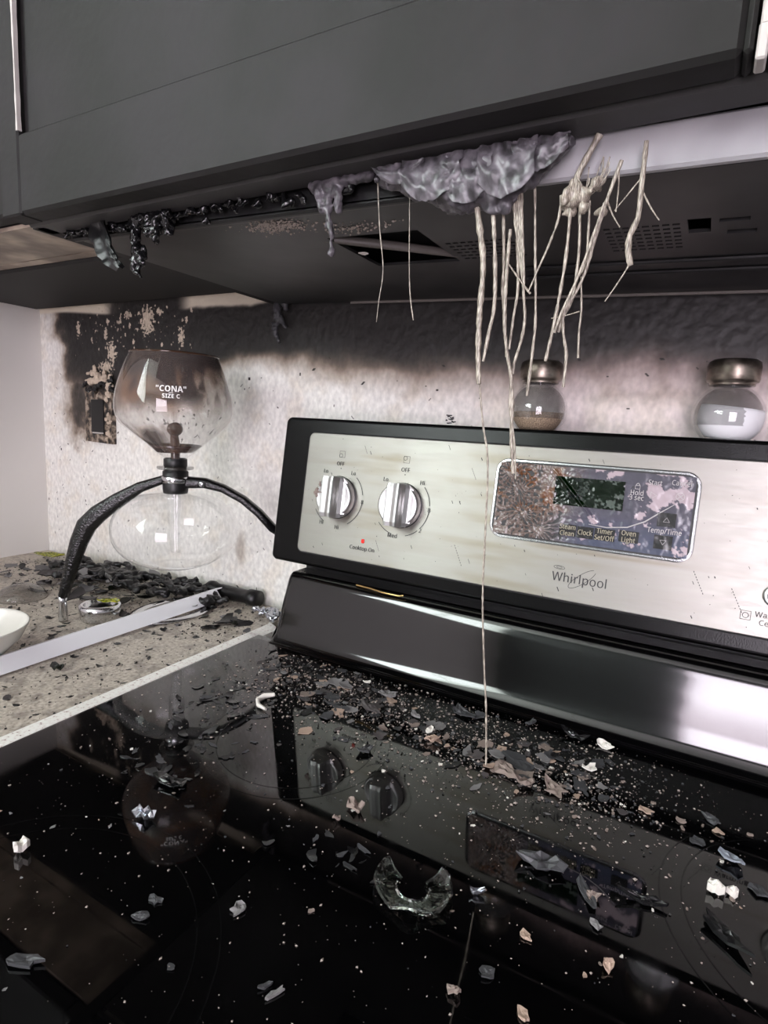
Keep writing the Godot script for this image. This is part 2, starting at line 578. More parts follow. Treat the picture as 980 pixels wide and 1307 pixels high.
const SOOT := [[-1.025, 0.436, 0.337], [-0.957, 0.385, 0.23], [-0.868, 0.350, 0.20], [-0.805, 0.340, 0.24], [-0.707, 0.349, 0.25], [-0.618, 0.360, 0.301], [-0.538, 0.373, 0.331], [-0.464, 0.372, 0.325],
	[-0.396, 0.376, 0.305], [-0.333, 0.377, 0.296], [-0.253, 0.374, 0.288], [-0.171, 0.368, 0.284], [-0.099, 0.374, 0.287], [-0.033, 0.377, 0.290], [0.034, 0.377, 0.290], [0.12, 0.374, 0.286], [0.62, 0.37, 0.28]]

func wall_relief(x: float, y: float) -> float:
	var d := 0.0004 * nz2.get_noise_2d(x * 1500, y * 1200)
	# blistered paint between the two shakers
	var w := smoothstep(-0.035, -0.012, x) * (1.0 - smoothstep(0.045, 0.075, x))
	d += 0.0065 * w * smoothstep(0.24, 0.300, y) * (1.0 - smoothstep(0.305, 0.316, y + 0.003 * nz.get_noise_1d(x * 3000)))
	d += 0.004 * exp(-pow((x - 0.044 + (y - 0.33) * 0.2) / 0.007, 2.0) - pow((y - 0.333) / 0.018, 2.0))
	return d

func soot_wall() -> B:
	var b := B.new(true)
	var x0 := -1.03
	var x1 := 0.62
	var y0 := -0.05
	var y1 := 0.47
	var nx := 330
	var ny := 104
	var v := PackedVector3Array()
	var uv := PackedVector2Array()
	var t := PackedInt32Array()
	for j in ny + 1:
		for i in nx + 1:
			var x := lerpf(x0, x1, float(i) / nx)
			var y := lerpf(y0, y1, float(j) / ny)
			v.append(Vector3(x, y, WALL_Z - 0.004 + wall_relief(x, y)))
			uv.append(Vector2(float(i) / nx, 1.0 - float(j) / ny))
	for j in ny:
		for i in nx:
			var a := j * (nx + 1) + i
			t.append_array(PackedInt32Array([a, a + 1, a + nx + 2, a, a + nx + 2, a + nx + 1]))
	b.sheet(v, t, Vector3.BACK, true, uv)
	return b

func soot_material() -> StandardMaterial3D:
	var W := 1650
	var H := 520
	var im := Image.create(W, H, false, Image.FORMAT_RGB8)
	var n := FastNoiseLite.new()
	n.seed = 77
	n.frequency = 0.012
	n.fractal_octaves = 5
	var n2 := FastNoiseLite.new()
	n2.seed = 78
	n2.frequency = 0.09
	n2.fractal_octaves = 3
	var chip := Color(0.79, 0.735, 0.655)
	var chips := [[-0.734, 0.412, 0.017, 0.024], [-0.656, 0.385, 0.008, 0.015], [-0.916, 0.405, 0.006, 0.014], [-0.84, 0.396, 0.005, 0.01], [-0.782, 0.423, 0.009, 0.007], [-0.706, 0.425, 0.009, 0.006], [-0.825, 0.363, 0.012, 0.02], [-0.842, 0.338, 0.02, 0.012]]
	rng.seed = 91
	for i in 130:
		var s := 0.0009 + 0.0028 * pow(rng.randf(), 3)
		chips.append([-0.77 + rng.randfn() * 0.075, 0.40 + rng.randfn() * 0.028, s, s * rng.randf_range(0.8, 1.7)])
	for py in H:
		var y := 0.47 - 0.52 * (py + 0.5) / H
		var seg := 0
		for px in W:
			var x := -1.03 + 1.65 * (px + 0.5) / W
			while seg < SOOT.size() - 2 and x > SOOT[seg + 1][0]: seg += 1
			var f := clampf((x - SOOT[seg][0]) / (SOOT[seg + 1][0] - SOOT[seg][0]), 0.0, 1.0)
			var yd: float = lerpf(SOOT[seg][1], SOOT[seg + 1][1], f)
			var yc: float = lerpf(SOOT[seg][2], SOOT[seg + 1][2], f)
			var big := n.get_noise_2d(px, py)
			var yy := y + 0.014 * big
			var s := clampf((yy - yc) / (yd - yc), 0.0, 1.0)
			# the cloud round the burnt switch
			var q := Vector2((x + 0.925) / 0.075, (y - 0.27) / 0.075).length() + big * 0.4
			s = maxf(s, 0.72 * (1.0 - smoothstep(0.25, 1.4, q + 0.35 * n2.get_noise_2d(px * 0.35, py * 0.35))))
			var q2 := Vector2((x + 0.84) / 0.085, (y - 0.345) / 0.06).length() + big * 0.35
			s = maxf(s, 0.9 * (1.0 - smoothstep(0.55, 1.5, q2 + 0.25 * n2.get_noise_2d(px * 0.4, py * 0.4))))
			s *= smoothstep(-1.035, -0.945, x - minf(0.44 - y, 0.06) * 0.40 + big * 0.035)
			var q3 := Vector2((x + 0.525) / 0.014, (y - 0.06) / 0.035).length() + big * 0.5
			s = maxf(s, 0.35 * (1.0 - smoothstep(0.3, 1.2, q3)))
			s = s * s * (3.0 - 2.0 * s)
			var warm := smoothstep(-0.35, 0.05, x)
			var c := Color(0.885, 0.88, 0.855).lerp(Color(0.87, 0.825, 0.81), warm)
			c = c.lerp(Color(0.84, 0.80, 0.73), 0.35 * smoothstep(0.0, 0.5, big))
			var mid := Color(0.52, 0.46, 0.40).lerp(Color(0.50, 0.43, 0.41), warm)
			c = c.lerp(mid, minf(s * 1.6, 1.0))
			c = c.lerp(Color(0.125, 0.118, 0.112), smoothstep(0.42, 1.0, s))
			var fine := n2.get_noise_2d(px * 1.3, py * 0.8)
			c = c * (1.0 + 0.10 * fine)
			# paint kept clean right under the cabinet
			if y > 0.415:
				var k := 0.0
				if x < -0.76: k = smoothstep(0.006, 0.0, absf(y - 0.443) - 0.004 - 0.010 * smoothstep(-0.98, -0.80, x)) * (1.0 - smoothstep(-0.845, -0.80, x + 0.03 * big))
				elif x < -0.46 and x > -0.67: k = smoothstep(0.424, 0.431, y + 0.004 * big) * smoothstep(-0.67, -0.63, x) * smoothstep(-0.46, -0.47, x)
				c = c.lerp(Color(0.86, 0.82, 0.74), k * 0.95)
			im.set_pixel(px, py, c)
	# flaked spots where the sooty paint came off, and dark specks
	for ch in chips:
		var cx: int = int((ch[0] + 1.03) / 1.65 * W)
		var cy: int = int((0.47 - ch[1]) / 0.52 * H)
		var rx: float = maxf(ch[2] * 1000.0, 0.8)
		var ry: float = maxf(ch[3] * 1000.0, 0.8)
		for dy in range(int(-ry * 1.5), int(ry * 1.5) + 1):
			for dx in range(int(-rx * 1.5), int(rx * 1.5) + 1):
				var px2: int = cx + dx
				var py2: int = cy + dy
				if px2 < 0 or py2 < 0 or px2 >= W or py2 >= H: continue
				var dd := Vector2(dx / rx, dy / ry).length() + 0.9 * n2.get_noise_2d(px2 * 1.5, py2 * 1.5)
				if dd < 0.8: im.set_pixel(px2, py2, chip * (0.92 + 0.2 * n2.get_noise_2d(px2 * 2.0, py2)))
	for i in 420:
		var sx := rng.randi_range(4, W - 8)
		var sy := rng.randi_range(60, H - 6)
		var w := 1 + int(pow(rng.randf(), 4) * 4)
		var slant := rng.randi_range(-1, 1)
		for k in rng.randi_range(1, 4):
			for q in w: im.set_pixel(clampi(sx + q + slant * k, 0, W - 1), mini(sy + k, H - 1), Color(0.13, 0.12, 0.11))
	var m := M(Color.WHITE, 0.55)
	m.albedo_texture = ImageTexture.create_from_image(im)
	m.texture_repeat = false
	m.heightmap_enabled = true
	m.heightmap_scale = 0.11
	m.heightmap_texture = noise_tex(0.055, [], 1650, 79, 3)
	m.heightmap_texture.height = 520
	m.uv1_scale = Vector3.ONE
	return m

# ------------------------------------------------------------------ cabinets and hood
func cabinet_door(root: Node3D, x0: float, x1: float, y0: float, y1: float, z: float, chips: bool, right := 0.027) -> void:
	var b := B.new()
	b.box(Vector3((x0 + x1) / 2, (y0 + y1) / 2, z - 0.013), Vector3(x1 - x0 - 0.03, y1 - y0 - 0.03, 0.012))
	var door := obj("door", b, K.cabinet, root)
	for s in [[x0, x0 + 0.027], [x1 - right, x1]]:
		b = B.new()
		b.box(Vector3((s[0] + s[1]) / 2, (y0 + y1) / 2, z - 0.01), Vector3(s[1] - s[0], y1 - y0, 0.02), 0.0015)
		obj("stile", b, K.cabinet, door)
	for s in [[y0, y0 + 0.062], [y1 - 0.062, y1]]:
		b = B.new()
		b.box(Vector3((x0 + x1 + 0.027 - right) / 2, (s[0] + s[1]) / 2, z - 0.01), Vector3(x1 - x0 - 0.027 - right, s[1] - s[0], 0.02), 0.0025)
		obj("rail", b, K.cabinet, door)
	if chips:
		rng.seed = 12
		b = B.new()
		var rings := []
		for i in 40:
			var y := y0 + 0.064 + i * 0.006
			var w := 0.0008 + 0.0009 * rng.randf()
			var cx := x0 + 0.0275
			rings.append(PackedVector3Array([Vector3(cx - w, y, z - 0.0030), Vector3(cx - w, y, z + 0.0003), Vector3(cx + w * 0.6, y, z + 0.0002), Vector3(cx + w, y, z - 0.003)]))
		b.loft(rings, false)
		tag(obj("chipped_edge", b, K.chip, door), "bare pale edge where the paint has chipped", "")

func build_cabinets() -> void:
	# above the range
	var c := thing("wall_cabinet", "large scorched dark grey wall cabinet with recessed-panel doors hanging above the range hood", "cabinet", Vector3(0.09, 0.4235, 0.14))
	var b := B.new()
	b.box(Vector3(0.09, 0.83, 0.137), Vector3(1.10, 0.74, 0.33))
	b.box(Vector3(-0.457, 0.452, 0.137), Vector3(0.016, 0.057, 0.33))
	b.box(Vector3(0.637, 0.452, 0.137), Vector3(0.016, 0.057, 0.33))
	obj("body", b, K.cabinet, c)
	b = B.new()
	b.box(Vector3(0.09, 0.4445, 0.296), Vector3(1.106, 0.042, 0.024), 0.002)
	obj("face_frame", b, K.lip, c)
	cabinet_door(c, -0.461, 0.0815, 0.4235, 1.19, 0.33, true, 0.0035)
	cabinet_door(c, 0.0875, 0.641, 0.4235, 1.19, 0.33, false)
	b = B.new()
	rng.seed = 5
	for i in 14:   # ragged bright paint in the gap between the doors
		b.box(Vector3(0.0845 + rng.randf_range(-0.0006, 0.0006), 0.428 + i * 0.0125, 0.322), Vector3(0.0042, 0.0135, 0.012), 0.0008)
	tag(obj("gap_strip", b, K.chip, c), "bare pale strip in the gap between the doors", "")
	# its neighbour in the corner
	var d := thing("wall_cabinet", "soot-stained wall cabinet in the corner, left of the one above the hood", "cabinet", Vector3(-0.75, 0.446, 0.12))
	b = B.new()
	b.box(Vector3(-0.748, 0.83, 0.117), Vector3(0.556, 0.76, 0.29))
	obj("body", b, K.cabinet, d)
	b = B.new()
	b.box(Vector3(-0.748, 0.448, 0.222), Vector3(0.556, 0.004, 0.08), 0.0)
	b.box(Vector3(-0.748, 0.448, 0.076), Vector3(0.556, 0.004, 0.208), 0.0)
	obj("bottom_panel", b, K.under, d)
	b = B.new()
	b.box(Vector3(-0.748, 0.446, 0.07), Vector3(0.55, 0.008, 0.19), 0.003)
	obj("burnt_rail", b, K.soot_black, d)
	cabinet_door(d, -1.022, -0.474, 0.450, 1.19, 0.283, false)

const HOOD_AT := Vector3(0, 0.408, 0.28)
var HX: Transform3D

func plate_with_holes(b: B, x0: float, x1: float, z0: float, z1: float, holes: Array, depth: float) -> void:
	var xs := [x0, x1]
	var zs := [z0, z1]
	for h in holes:
		for p in [h.position.x, h.end.x]: if not xs.has(p): xs.append(p)
		for p in [h.position.y, h.end.y]: if not zs.has(p): zs.append(p)
	xs.sort()
	zs.sort()
	for i in xs.size() - 1:
		var z := 0
		while z < zs.size() - 1:
			var cx: float = (xs[i] + xs[i + 1]) / 2
			var k := z
			while k < zs.size() - 1:
				var cz: float = (zs[k] + zs[k + 1]) / 2
				var inside := false
				for h in holes:
					if h.has_point(Vector2(cx, cz)): inside = true
				if inside: break
				k += 1
			if k > z:
				b.box(HX * Vector3.ZERO * 0 + Vector3(cx, depth / 2, (zs[z] + zs[k]) / 2.0), Vector3(xs[i + 1] - xs[i], depth, zs[k] - zs[z]), 0.0, HX)
			z = k + 1

func build_hood() -> void:
	HX = Transform3D(Basis(Vector3.BACK, -0.030), HOOD_AT)
	var h := thing("range_hood", "burnt dark built-in range hood with vent slots, hanging under the large cabinet", "range hood", Vector3(0, 0.42, 0.13))
	var holes := [Rect2(-0.205, -0.150, 0.082, 0.086)]
	for r in [[-0.116, -0.145, 9, 6], [0.004, -0.150, 8, 7]]:
		for i in r[2]:
			for j in r[3]:
				holes.append(Rect2(snappedf(r[0] + i * 0.0062, 0.0001), snappedf(r[1] + j * 0.0085, 0.0001), 0.0046, 0.0032))
	holes.append(Rect2(0.0565, -0.118, 0.0135, 0.028))
	holes.append(Rect2(0.0745, -0.100, 0.017, 0.007))
	holes.append(Rect2(0.0795, -0.125, 0.017, 0.008))
	var b := B.new()
	plate_with_holes(b, -0.446, 0.40, -0.30, -0.012, holes, 0.0025)
	obj("bottom_plate", b, K.hood, h)
	b = B.new()
	b.box(Vector3(-0.023, 0.026, -0.15), Vector3(0.845, 0.004, 0.29), 0, HX)
	for s in [-0.445, 0.399]: b.box(Vector3(s, 0.013, -0.15), Vector3(0.003, 0.022, 0.29), 0, HX)
	b.box(Vector3(-0.023, 0.013, -0.298), Vector3(0.84, 0.022, 0.003), 0, HX)
	obj("shell", b, K.void, h)
	b = B.new()
	b.box(Vector3(0.19, 0.0085, -0.002), Vector3(0.42, 0.023, 0.006), 0.0015, HX)
	tag(obj("front_strip", b, K.hood_white, h), "unburnt light grey right part of the hood front", "")
	b = B.new()
	b.box(Vector3(-0.233, 0.0085, -0.004), Vector3(0.424, 0.023, 0.006), 0.0015, HX)
	tag(obj("front_strip", b, K.hood_dark, h), "blackened left part of the hood front", "")
	b = B.new()
	b.box(Vector3(-0.23, 0.0, -0.006), Vector3(0.42, 0.003, 0.010), 0.001, HX)
	obj("front_edge", b, K.ridge, h)
	for r in [[0.06, -0.180, 0.30, 0.003], [0.05, -0.212, 0.26, 0.003], [0.03, -0.296, 0.72, 0.0013]]:
		b = B.new()
		b.box(Vector3(r[0], -0.0015, r[1]), Vector3(r[2], 0.003, r[3]), 0.0008, HX)
		obj("rib", b, K.ridge if r[1] < -0.29 else K.hood, h)
	b = B.new()   # bar across the open lamp recess
	b.tube(PackedVector3Array([HX * Vector3(-0.212, 0.003, -0.072), HX * Vector3(-0.175, 0.002, -0.092), HX * Vector3(-0.120, 0.003, -0.138)]), PackedFloat32Array([0.0035, 0.004, 0.0035]), 6, 0.5)
	obj("lamp_bar", b, K.ridge, h)
	b = B.new()
	flake_into(b, HX * Vector3(-0.196, -0.002, -0.106), 31, 0.012, 0.008, 0.5, 0.001, 0.1, 0.0004)
	tag(obj("lamp_fragment", b, K.white, h), "pale broken piece of the lamp cover", "")
	# crust of ash on the underside
	var mm := MultiMesh.new()
	mm.transform_format = MultiMesh.TRANSFORM_3D
	mm.mesh = crumb_mesh(3)
	mm.instance_count = 760
	rng.seed = 44
	for i in 760:
		var t := rng.randf()
		var p := Vector3(-0.226 + rng.randfn() * 0.014, 0, -0.026 + rng.randfn() * 0.007) if t < 0.75 else Vector3(-0.165 + rng.randfn() * 0.018, 0, -0.045 + rng.randfn() * 0.006)
		p.y = -0.0006
		var s := 0.0004 + 0.0016 * pow(rng.randf(), 3)
		mm.set_instance_transform(i, Transform3D(Basis(Vector3.UP, rng.randf() * 6).scaled(Vector3(s, s * 0.8, s)), HX * p - h.position))
	var mi := MultiMeshInstance3D.new()
	mi.name = "ash_crust"
	mi.multimesh = mm
	mi.material_override = K.ash_pale
	mi.set_meta("kind", "stuff")
	h.add_child(mi)

func strand_pts(xy: Array, z: float, sway := 0.0) -> PackedVector3Array:
	# a smooth path through (x, y) knots, hanging near the hood front at depth z
	var cv := Curve3D.new()
	for i in xy.size():
		var p := Vector3(xy[i][0], xy[i][1], z + sway * i / xy.size())
		var tn := Vector3.ZERO
		if i > 0 and i < xy.size() - 1: tn = Vector3(xy[i + 1][0] - xy[i - 1][0], xy[i + 1][1] - xy[i - 1][1], 0) * 0.18
		cv.add_point(p, -tn, tn)
	return cv.tessellate_even_length(4, 0.005)

func strand(called: String, parent: Node, xy: Array, w0: float, w1: float, z := 0.29, seed_ := 1, mat: Material = null) -> MeshInstance3D:
	var pts := strand_pts(xy, z, 0.002 * sin(seed_ * 7.0))
	var rad := PackedFloat32Array()
	for i in pts.size():
		rad.append(0.78 * lerpf(w0, w1, float(i) / pts.size()) * (1.0 + 0.45 * nz.get_noise_2d(i * 23.0, seed_ * 50.0)) * 0.5)
	var b := B.new()
	b.tube(pts, rad, 7, 0.7)
	return obj(called, b, mat if mat else K.strand, parent)

func build_melt_skin(a: Node3D) -> void:
	# the thin crumpled skin that hangs in folds over the lump
	rng.seed = 29
	for k in 5:
		var x0: float = [-0.112, -0.092, -0.066, -0.044, -0.026][k]
		var x1: float = [-0.078, -0.054, -0.036, -0.012, 0.004][k]
		var bot: float = [0.409, 0.397, 0.393, 0.3925, 0.404][k]
		var v := PackedVector3Array()
		var t := PackedInt32Array()
		var nu := 16
		var nv := 9
		for side in 2:
			for i in nu + 1:
				for j in nv + 1:
					var u := float(i) / nu
					var f := float(j) / nv
					var edge := bot + 0.010 * pow(absf(u - 0.5) * 2.0, 2.0) + 0.0015 * nz.get_noise_2d(u * 220 + k * 70, 3)
					var p := Vector3(lerpf(x0, x1, u), lerpf(0.4215, edge, f), 0.2985 + 0.004 * sin(f * 2.6) + 0.0036 * nz.get_noise_2d(u * 200 + k * 90, f * 130) + 0.0015 * (k % 2))
					v.append(p - Vector3(0, 0, 0.0007 * side))
		var n1 := (nu + 1) * (nv + 1)
		for i in nu:
			for j in nv:
				var q := i * (nv + 1) + j
				t.append_array(PackedInt32Array([q, q + 1, q + nv + 2, q, q + nv + 2, q + nv + 1]))
				var q2 := q + n1
				t.append_array(PackedInt32Array([q2, q2 + nv + 2, q2 + 1, q2, q2 + nv + 1, q2 + nv + 2]))
		var b := B.new()
		b.put(v, t, true, b.facing(v, t.slice(0, 3), Vector3.BACK) > 0.0)
		obj("skin_fold", b, K.melt, a)

func build_melt() -> void:
	# the cover that melted and sagged, with the strings it drew out
	var a := thing("melted_cover", "glossy grey melted lump with long strings, sagging from the middle of the hood front", "melted plastic", Vector3(-0.05, 0.40, 0.29))
	var b := B.new()
	var caps := []
	for q in [[-0.112, 0.419, -0.085, 0.413, 0.005, 0.008], [-0.085, 0.413, -0.060, 0.407, 0.009, 0.012], [-0.060, 0.408, -0.036, 0.404, 0.0125, 0.011], [-0.040, 0.411, -0.018, 0.412, 0.012, 0.009], [-0.018, 0.413, 0.002, 0.419, 0.007, 0.0035],
			[-0.062, 0.404, -0.052, 0.397, 0.009, 0.004], [-0.042, 0.400, -0.038, 0.393, 0.006, 0.0035], [-0.032, 0.400, -0.031, 0.391, 0.005, 0.003], [-0.024, 0.408, -0.021, 0.402, 0.006, 0.004], [-0.098, 0.414, -0.066, 0.399, 0.002, 0.0018], [-0.066, 0.399, -0.054, 0.398, 0.0018, 0.003]]:
		caps.append([Vector3(q[0], q[1], 0.288), Vector3(q[2], q[3], 0.291), q[4], q[5]])
	b.blob(caps, 0.0011, 0.006, 0.0026, nz, 5200.0)
	obj("lump", b, K.melt, a)
	build_melt_skin(a)
	b = B.new()
	rng.seed = 3
	for i in 26:   # beads along the melted upper edge
		var x := rng.randf_range(-0.115, 0.0)
		var p := Vector3(x, 0.4205 - absf(rng.randfn()) * 0.004, 0.297 + rng.randf_range(-0.003, 0.004))
		var r := rng.randf_range(0.0009, 0.0024)
		b.lathe(PackedVector2Array([Vector2(0.0001, -r), Vector2(r * 0.7, -r * 0.7), Vector2(r, 0), Vector2(r * 0.7, r * 0.7), Vector2(0.0001, r)]), p, 8)
	obj("bead", b, K.melt, a)
	strand("string", a, [[-0.048, 0.396], [-0.044, 0.378], [-0.041, 0.361], [-0.041, 0.335], [-0.04, 0.312], [-0.038, 0.294]], 0.0052, 0.0034, 0.29, 1)
	strand("string", a, [[-0.038, 0.294], [-0.034, 0.271], [-0.029, 0.248], [-0.027, 0.205], [-0.026, 0.176], [-0.024, 0.151], [-0.020, 0.116], [-0.017, 0.093], [-0.014, 0.056]], 0.0016, 0.0016, 0.29, 2)
	strand("string", a, [[-0.038, 0.396], [-0.034, 0.365], [-0.032, 0.339], [-0.034, 0.323], [-0.036, 0.307]], 0.0034, 0.0024, 0.291, 3)
	strand("string", a, [[-0.033, 0.395], [-0.030, 0.364], [-0.029, 0.345], [-0.025, 0.321], [-0.024, 0.310]], 0.0026, 0.0018, 0.287, 4)
	for k in 4:   # the broad ribbon is several strings run together
		strand("string", a, [[-0.027 + k * 0.0016, 0.404], [-0.0245 + k * 0.0014, 0.384], [-0.020 + k * 0.0008, 0.363], [-0.0175 + k * 0.0004, 0.351], [-0.016, 0.343]], 0.0026, 0.0016, 0.289 + k * 0.0006, 5 + k)
	strand("string", a, [[-0.016, 0.344], [-0.014, 0.331], [-0.015, 0.319], [-0.018, 0.306], [-0.018, 0.300]], 0.0024, 0.0020, 0.290, 9)
	strand("string", a, [[-0.026, 0.379], [-0.026, 0.356], [-0.025, 0.330], [-0.022, 0.312], [-0.018, 0.297], [-0.016, 0.279], [-0.015, 0.263], [-0.012, 0.243]], 0.0024, 0.0030, 0.292, 10)
	strand("string", a, [[-0.018, 0.297], [-0.017, 0.280], [-0.013, 0.262], [-0.010, 0.240]], 0.0022, 0.0012, 0.293, 11)
	strand("string", a, [[-0.023, 0.375], [-0.020, 0.349], [-0.021, 0.333], [-0.022, 0.314]], 0.0024, 0.0018, 0.288, 12)
	strand("string", a, [[-0.016, 0.404], [-0.012, 0.363], [-0.009, 0.331], [-0.009, 0.316], [-0.010, 0.288]], 0.0016, 0.0022, 0.286, 13)
	strand("string", a, [[-0.026, 0.361], [-0.018, 0.351], [-0.012, 0.344]], 0.0014, 0.0016, 0.291, 14)
	# the frayed clump to its right
	var c := thing("fibre_clump", "tan frayed knot of melted fibres hanging right of the grey lump, strings leaning left", "melted fibres", Vector3(0.01, 0.385, 0.29))
	b = B.new()
	caps = []
	rng.seed = 8
	for i in 16:
		var p := Vector3(0.009 + rng.randfn() * 0.0045, 0.392 + rng.randfn() * 0.0030, 0.29 + rng.randfn() * 0.003)
		caps.append([p, p + Vector3(rng.randfn(), rng.randfn() * 0.6, rng.randfn()) * 0.003, 0.0028, 0.0012])
	b.blob(caps, 0.0009, 0.002, 0.0016, nz, 9000.0)
	obj("knot", b, K.strand, c)
	strand("peeled_strip", c, [[0.017, 0.421], [0.0115, 0.410], [0.008, 0.402], [0.008, 0.394]], 0.0048, 0.0030, 0.29, 20)
	for k in 9:
		var fx := 0.006 + rng.randf() * 0.022
		strand("fibre", c, [[fx, 0.398 + rng.randf() * 0.014], [lerpf(fx, 0.012, 0.3) + rng.randfn() * 0.002, 0.398], [lerpf(fx, 0.010, 0.7), 0.392]], 0.0009, 0.0006, 0.287 + rng.randf() * 0.006, 40 + k)
	strand("string", c, [[-0.000, 0.394], [0.000, 0.383], [-0.004, 0.369], [-0.009, 0.356], [-0.013, 0.345]], 0.0020, 0.0010, 0.29, 21)
	strand("string", c, [[0.006, 0.389], [0.006, 0.365], [0.005, 0.348], [0.003, 0.328], [0.001, 0.314], [0.0, 0.307]], 0.0022, 0.0026, 0.291, 22)
	strand("string", c, [[0.010, 0.389], [0.012, 0.365], [0.011, 0.341], [0.007, 0.332], [0.005, 0.323]], 0.0020, 0.0020, 0.289, 23)
	strand("string", c, [[0.0295, 0.406], [0.024, 0.387], [0.021, 0.374], [0.017, 0.354], [0.013, 0.343], [0.008, 0.334], [0.008, 0.324], [0.011, 0.310], [0.011, 0.293]], 0.0026, 0.0022, 0.292, 24)
	strand("string", c, [[0.0235, 0.386], [0.020, 0.372], [0.015, 0.354], [0.011, 0.343], [0.007, 0.333], [0.004, 0.322]], 0.0018, 0.0020, 0.294, 25)
	strand("string", c, [[0.015, 0.390], [0.016, 0.361], [0.013, 0.352]], 0.0016, 0.0012, 0.288, 26)
	strand("string", c, [[0.014, 0.352], [0.016, 0.335], [0.016, 0.322], [0.017, 0.309]], 0.0010, 0.0018, 0.287, 27)
	strand("string", c, [[0.024, 0.388], [0.028, 0.380], [0.032, 0.374]], 0.0014, 0.0008, 0.290, 28)
	strand("string", c, [[0.028, 0.404], [0.029, 0.393], [0.029, 0.382]], 0.0012, 0.0008, 0.289, 29)
	strand("string", c, [[0.001, 0.330], [0.008, 0.331], [0.016, 0.333]], 0.0008, 0.0009, 0.291, 30)
	# single strings
	var d := thing("melted_string", "thick knobbly pale string hanging from the light grey hood front, right of the fibre clump", "melted string", Vector3(0.039, 0.36, 0.29))
	strand("string", d, [[0.040, 0.414], [0.040, 0.390], [0.040, 0.378], [0.037, 0.370], [0.037, 0.362], [0.039, 0.355]], 0.0030, 0.0044, 0.29, 31)
	strand("tail", d, [[0.038, 0.355], [0.037, 0.353], [0.033, 0.346], [0.028, 0.338]], 0.0012, 0.0006, 0.29, 32)
	strand("fibre", d, [[0.040, 0.392], [0.045, 0.383], [0.050, 0.376]], 0.0013, 0.0007, 0.29, 33)
	strand("fibre", d, [[0.0395, 0.397], [0.033, 0.389], [0.028, 0.383]], 0.0011, 0.0006, 0.29, 34)
	d = thing("melted_string", "thin pale thread hanging at the left end of the grey melted lump", "melted string", Vector3(-0.11, 0.33, 0.292))
	strand("string", d, [[-0.114, 0.419], [-0.111, 0.390], [-0.107, 0.364], [-0.109, 0.345], [-0.110, 0.332]], 0.0011, 0.0006, 0.292, 35)
	d = thing("melted_string", "thin pale thread under the grey lump, in front of the open lamp recess", "melted string", Vector3(-0.09, 0.33, 0.292))
	strand("string", d, [[-0.091, 0.412], [-0.090, 0.393], [-0.088, 0.362], [-0.086, 0.345], [-0.083, 0.332]], 0.0007, 0.0010, 0.292, 36)
	# black drips further left
	b = B.new()
	caps = []
	rng.seed = 21
	for q in [[-0.345, 0.421, -0.341, 0.398], [-0.341, 0.398, -0.346, 0.384], [-0.341, 0.399, -0.336, 0.388], [-0.318, 0.420, -0.316, 0.403], [-0.306, 0.421, -0.304, 0.408], [-0.335, 0.421, -0.310, 0.420], [-0.326, 0.418, -0.322, 0.408]]:
		for s in 2:
			caps.append([Vector3(q[0] + rng.randfn() * 0.002, q[1], 0.289 + rng.randfn() * 0.002), Vector3(q[2] + rng.randfn() * 0.002, q[3], 0.290 + rng.randfn() * 0.002), 0.0042, 0.0022])
	caps.append([Vector3(-0.346, 0.384, 0.29), Vector3(-0.338, 0.377, 0.29), 0.0024, 0.0012])
	b.blob(caps, 0.0012, 0.0025, 0.0028, nz, 8000.0)
	solo("melted_drip", b, K.melt_black, "shiny black cluster of melted drips hanging near the left end of the hood front", "melted plastic", Vector3(-0.33, 0.377, 0.29))
	b = B.new()
	caps = []
	for q in [[-0.160, 0.420, -0.156, 0.406, 0.004, 0.003], [-0.146, 0.421, -0.143, 0.404, 0.004, 0.0025], [-0.152, 0.419, -0.151, 0.400, 0.003, 0.0018], [-0.151, 0.396, -0.149, 0.392, 0.003, 0.002], [-0.149, 0.392, -0.148, 0.380, 0.0011, 0.001], [-0.148, 0.380, -0.148, 0.377, 0.0022, 0.0022], [-0.165, 0.421, -0.120, 0.421, 0.003, 0.003]]:
		caps.append([Vector3(q[0], q[1], 0.29), Vector3(q[2], q[3], 0.291), q[4], q[5]])
	b.blob(caps, 0.001, 0.0025, 0.0016, nz, 8000.0)
	solo("melted_drip", b, K.melt, "small grey dripping blob on the hood front, left of the big melted lump", "melted plastic", Vector3(-0.15, 0.375, 0.29))
	# crust along the left half of the hood front
	b = B.new()
	caps = []
	rng.seed = 33
	for i in 60:
		var x := -0.437 + 0.0052 * i + rng.randfn() * 0.003
		var y := 0.4225 - absf(rng.randfn()) * 0.0035 + 0.00 * i
		caps.append([Vector3(x, y, 0.287), Vector3(x + rng.randfn() * 0.003, y - rng.randf() * 0.004, 0.289), rng.randf_range(0.0015, 0.004), 0.0012])
	b.blob(caps, 0.0014, 0.002, 0.0024, nz, 9000.0)
	solo("charred_crust", b, K.melt_black, "bumpy black crust running along the burnt left half of the hood front", "burnt crust", Vector3(-0.28, 0.415, 0.288))
	# curled flap
	b = B.new()
	var v := PackedVector3Array()
	var t := PackedInt32Array()
	var nu := 14
	var nv := 8
	for side in 2:
		for i in nu + 1:
			for j in nv + 1:
				var u := float(i) / nu
				var w := float(j) / nv
				var p := Vector3(-0.400, 0.418, 0.291).lerp(Vector3(-0.357, 0.381, 0.297), u) + Vector3(0.42, 0.16, 0.05) * (0.066 * (w - 0.15) * (1.0 - 0.75 * u))
				p.y += 0.010 * sin(w * 3.4) * (1.0 - u * 0.6) - 0.006 * sin(u * PI)
				p += Vector3(0, 0.0012, -0.0012) * side
				p.z += 0.005 * nz.get_noise_2d(u * 150, w * 150)
				v.append(p)
	var n1 := (nu + 1) * (nv + 1)
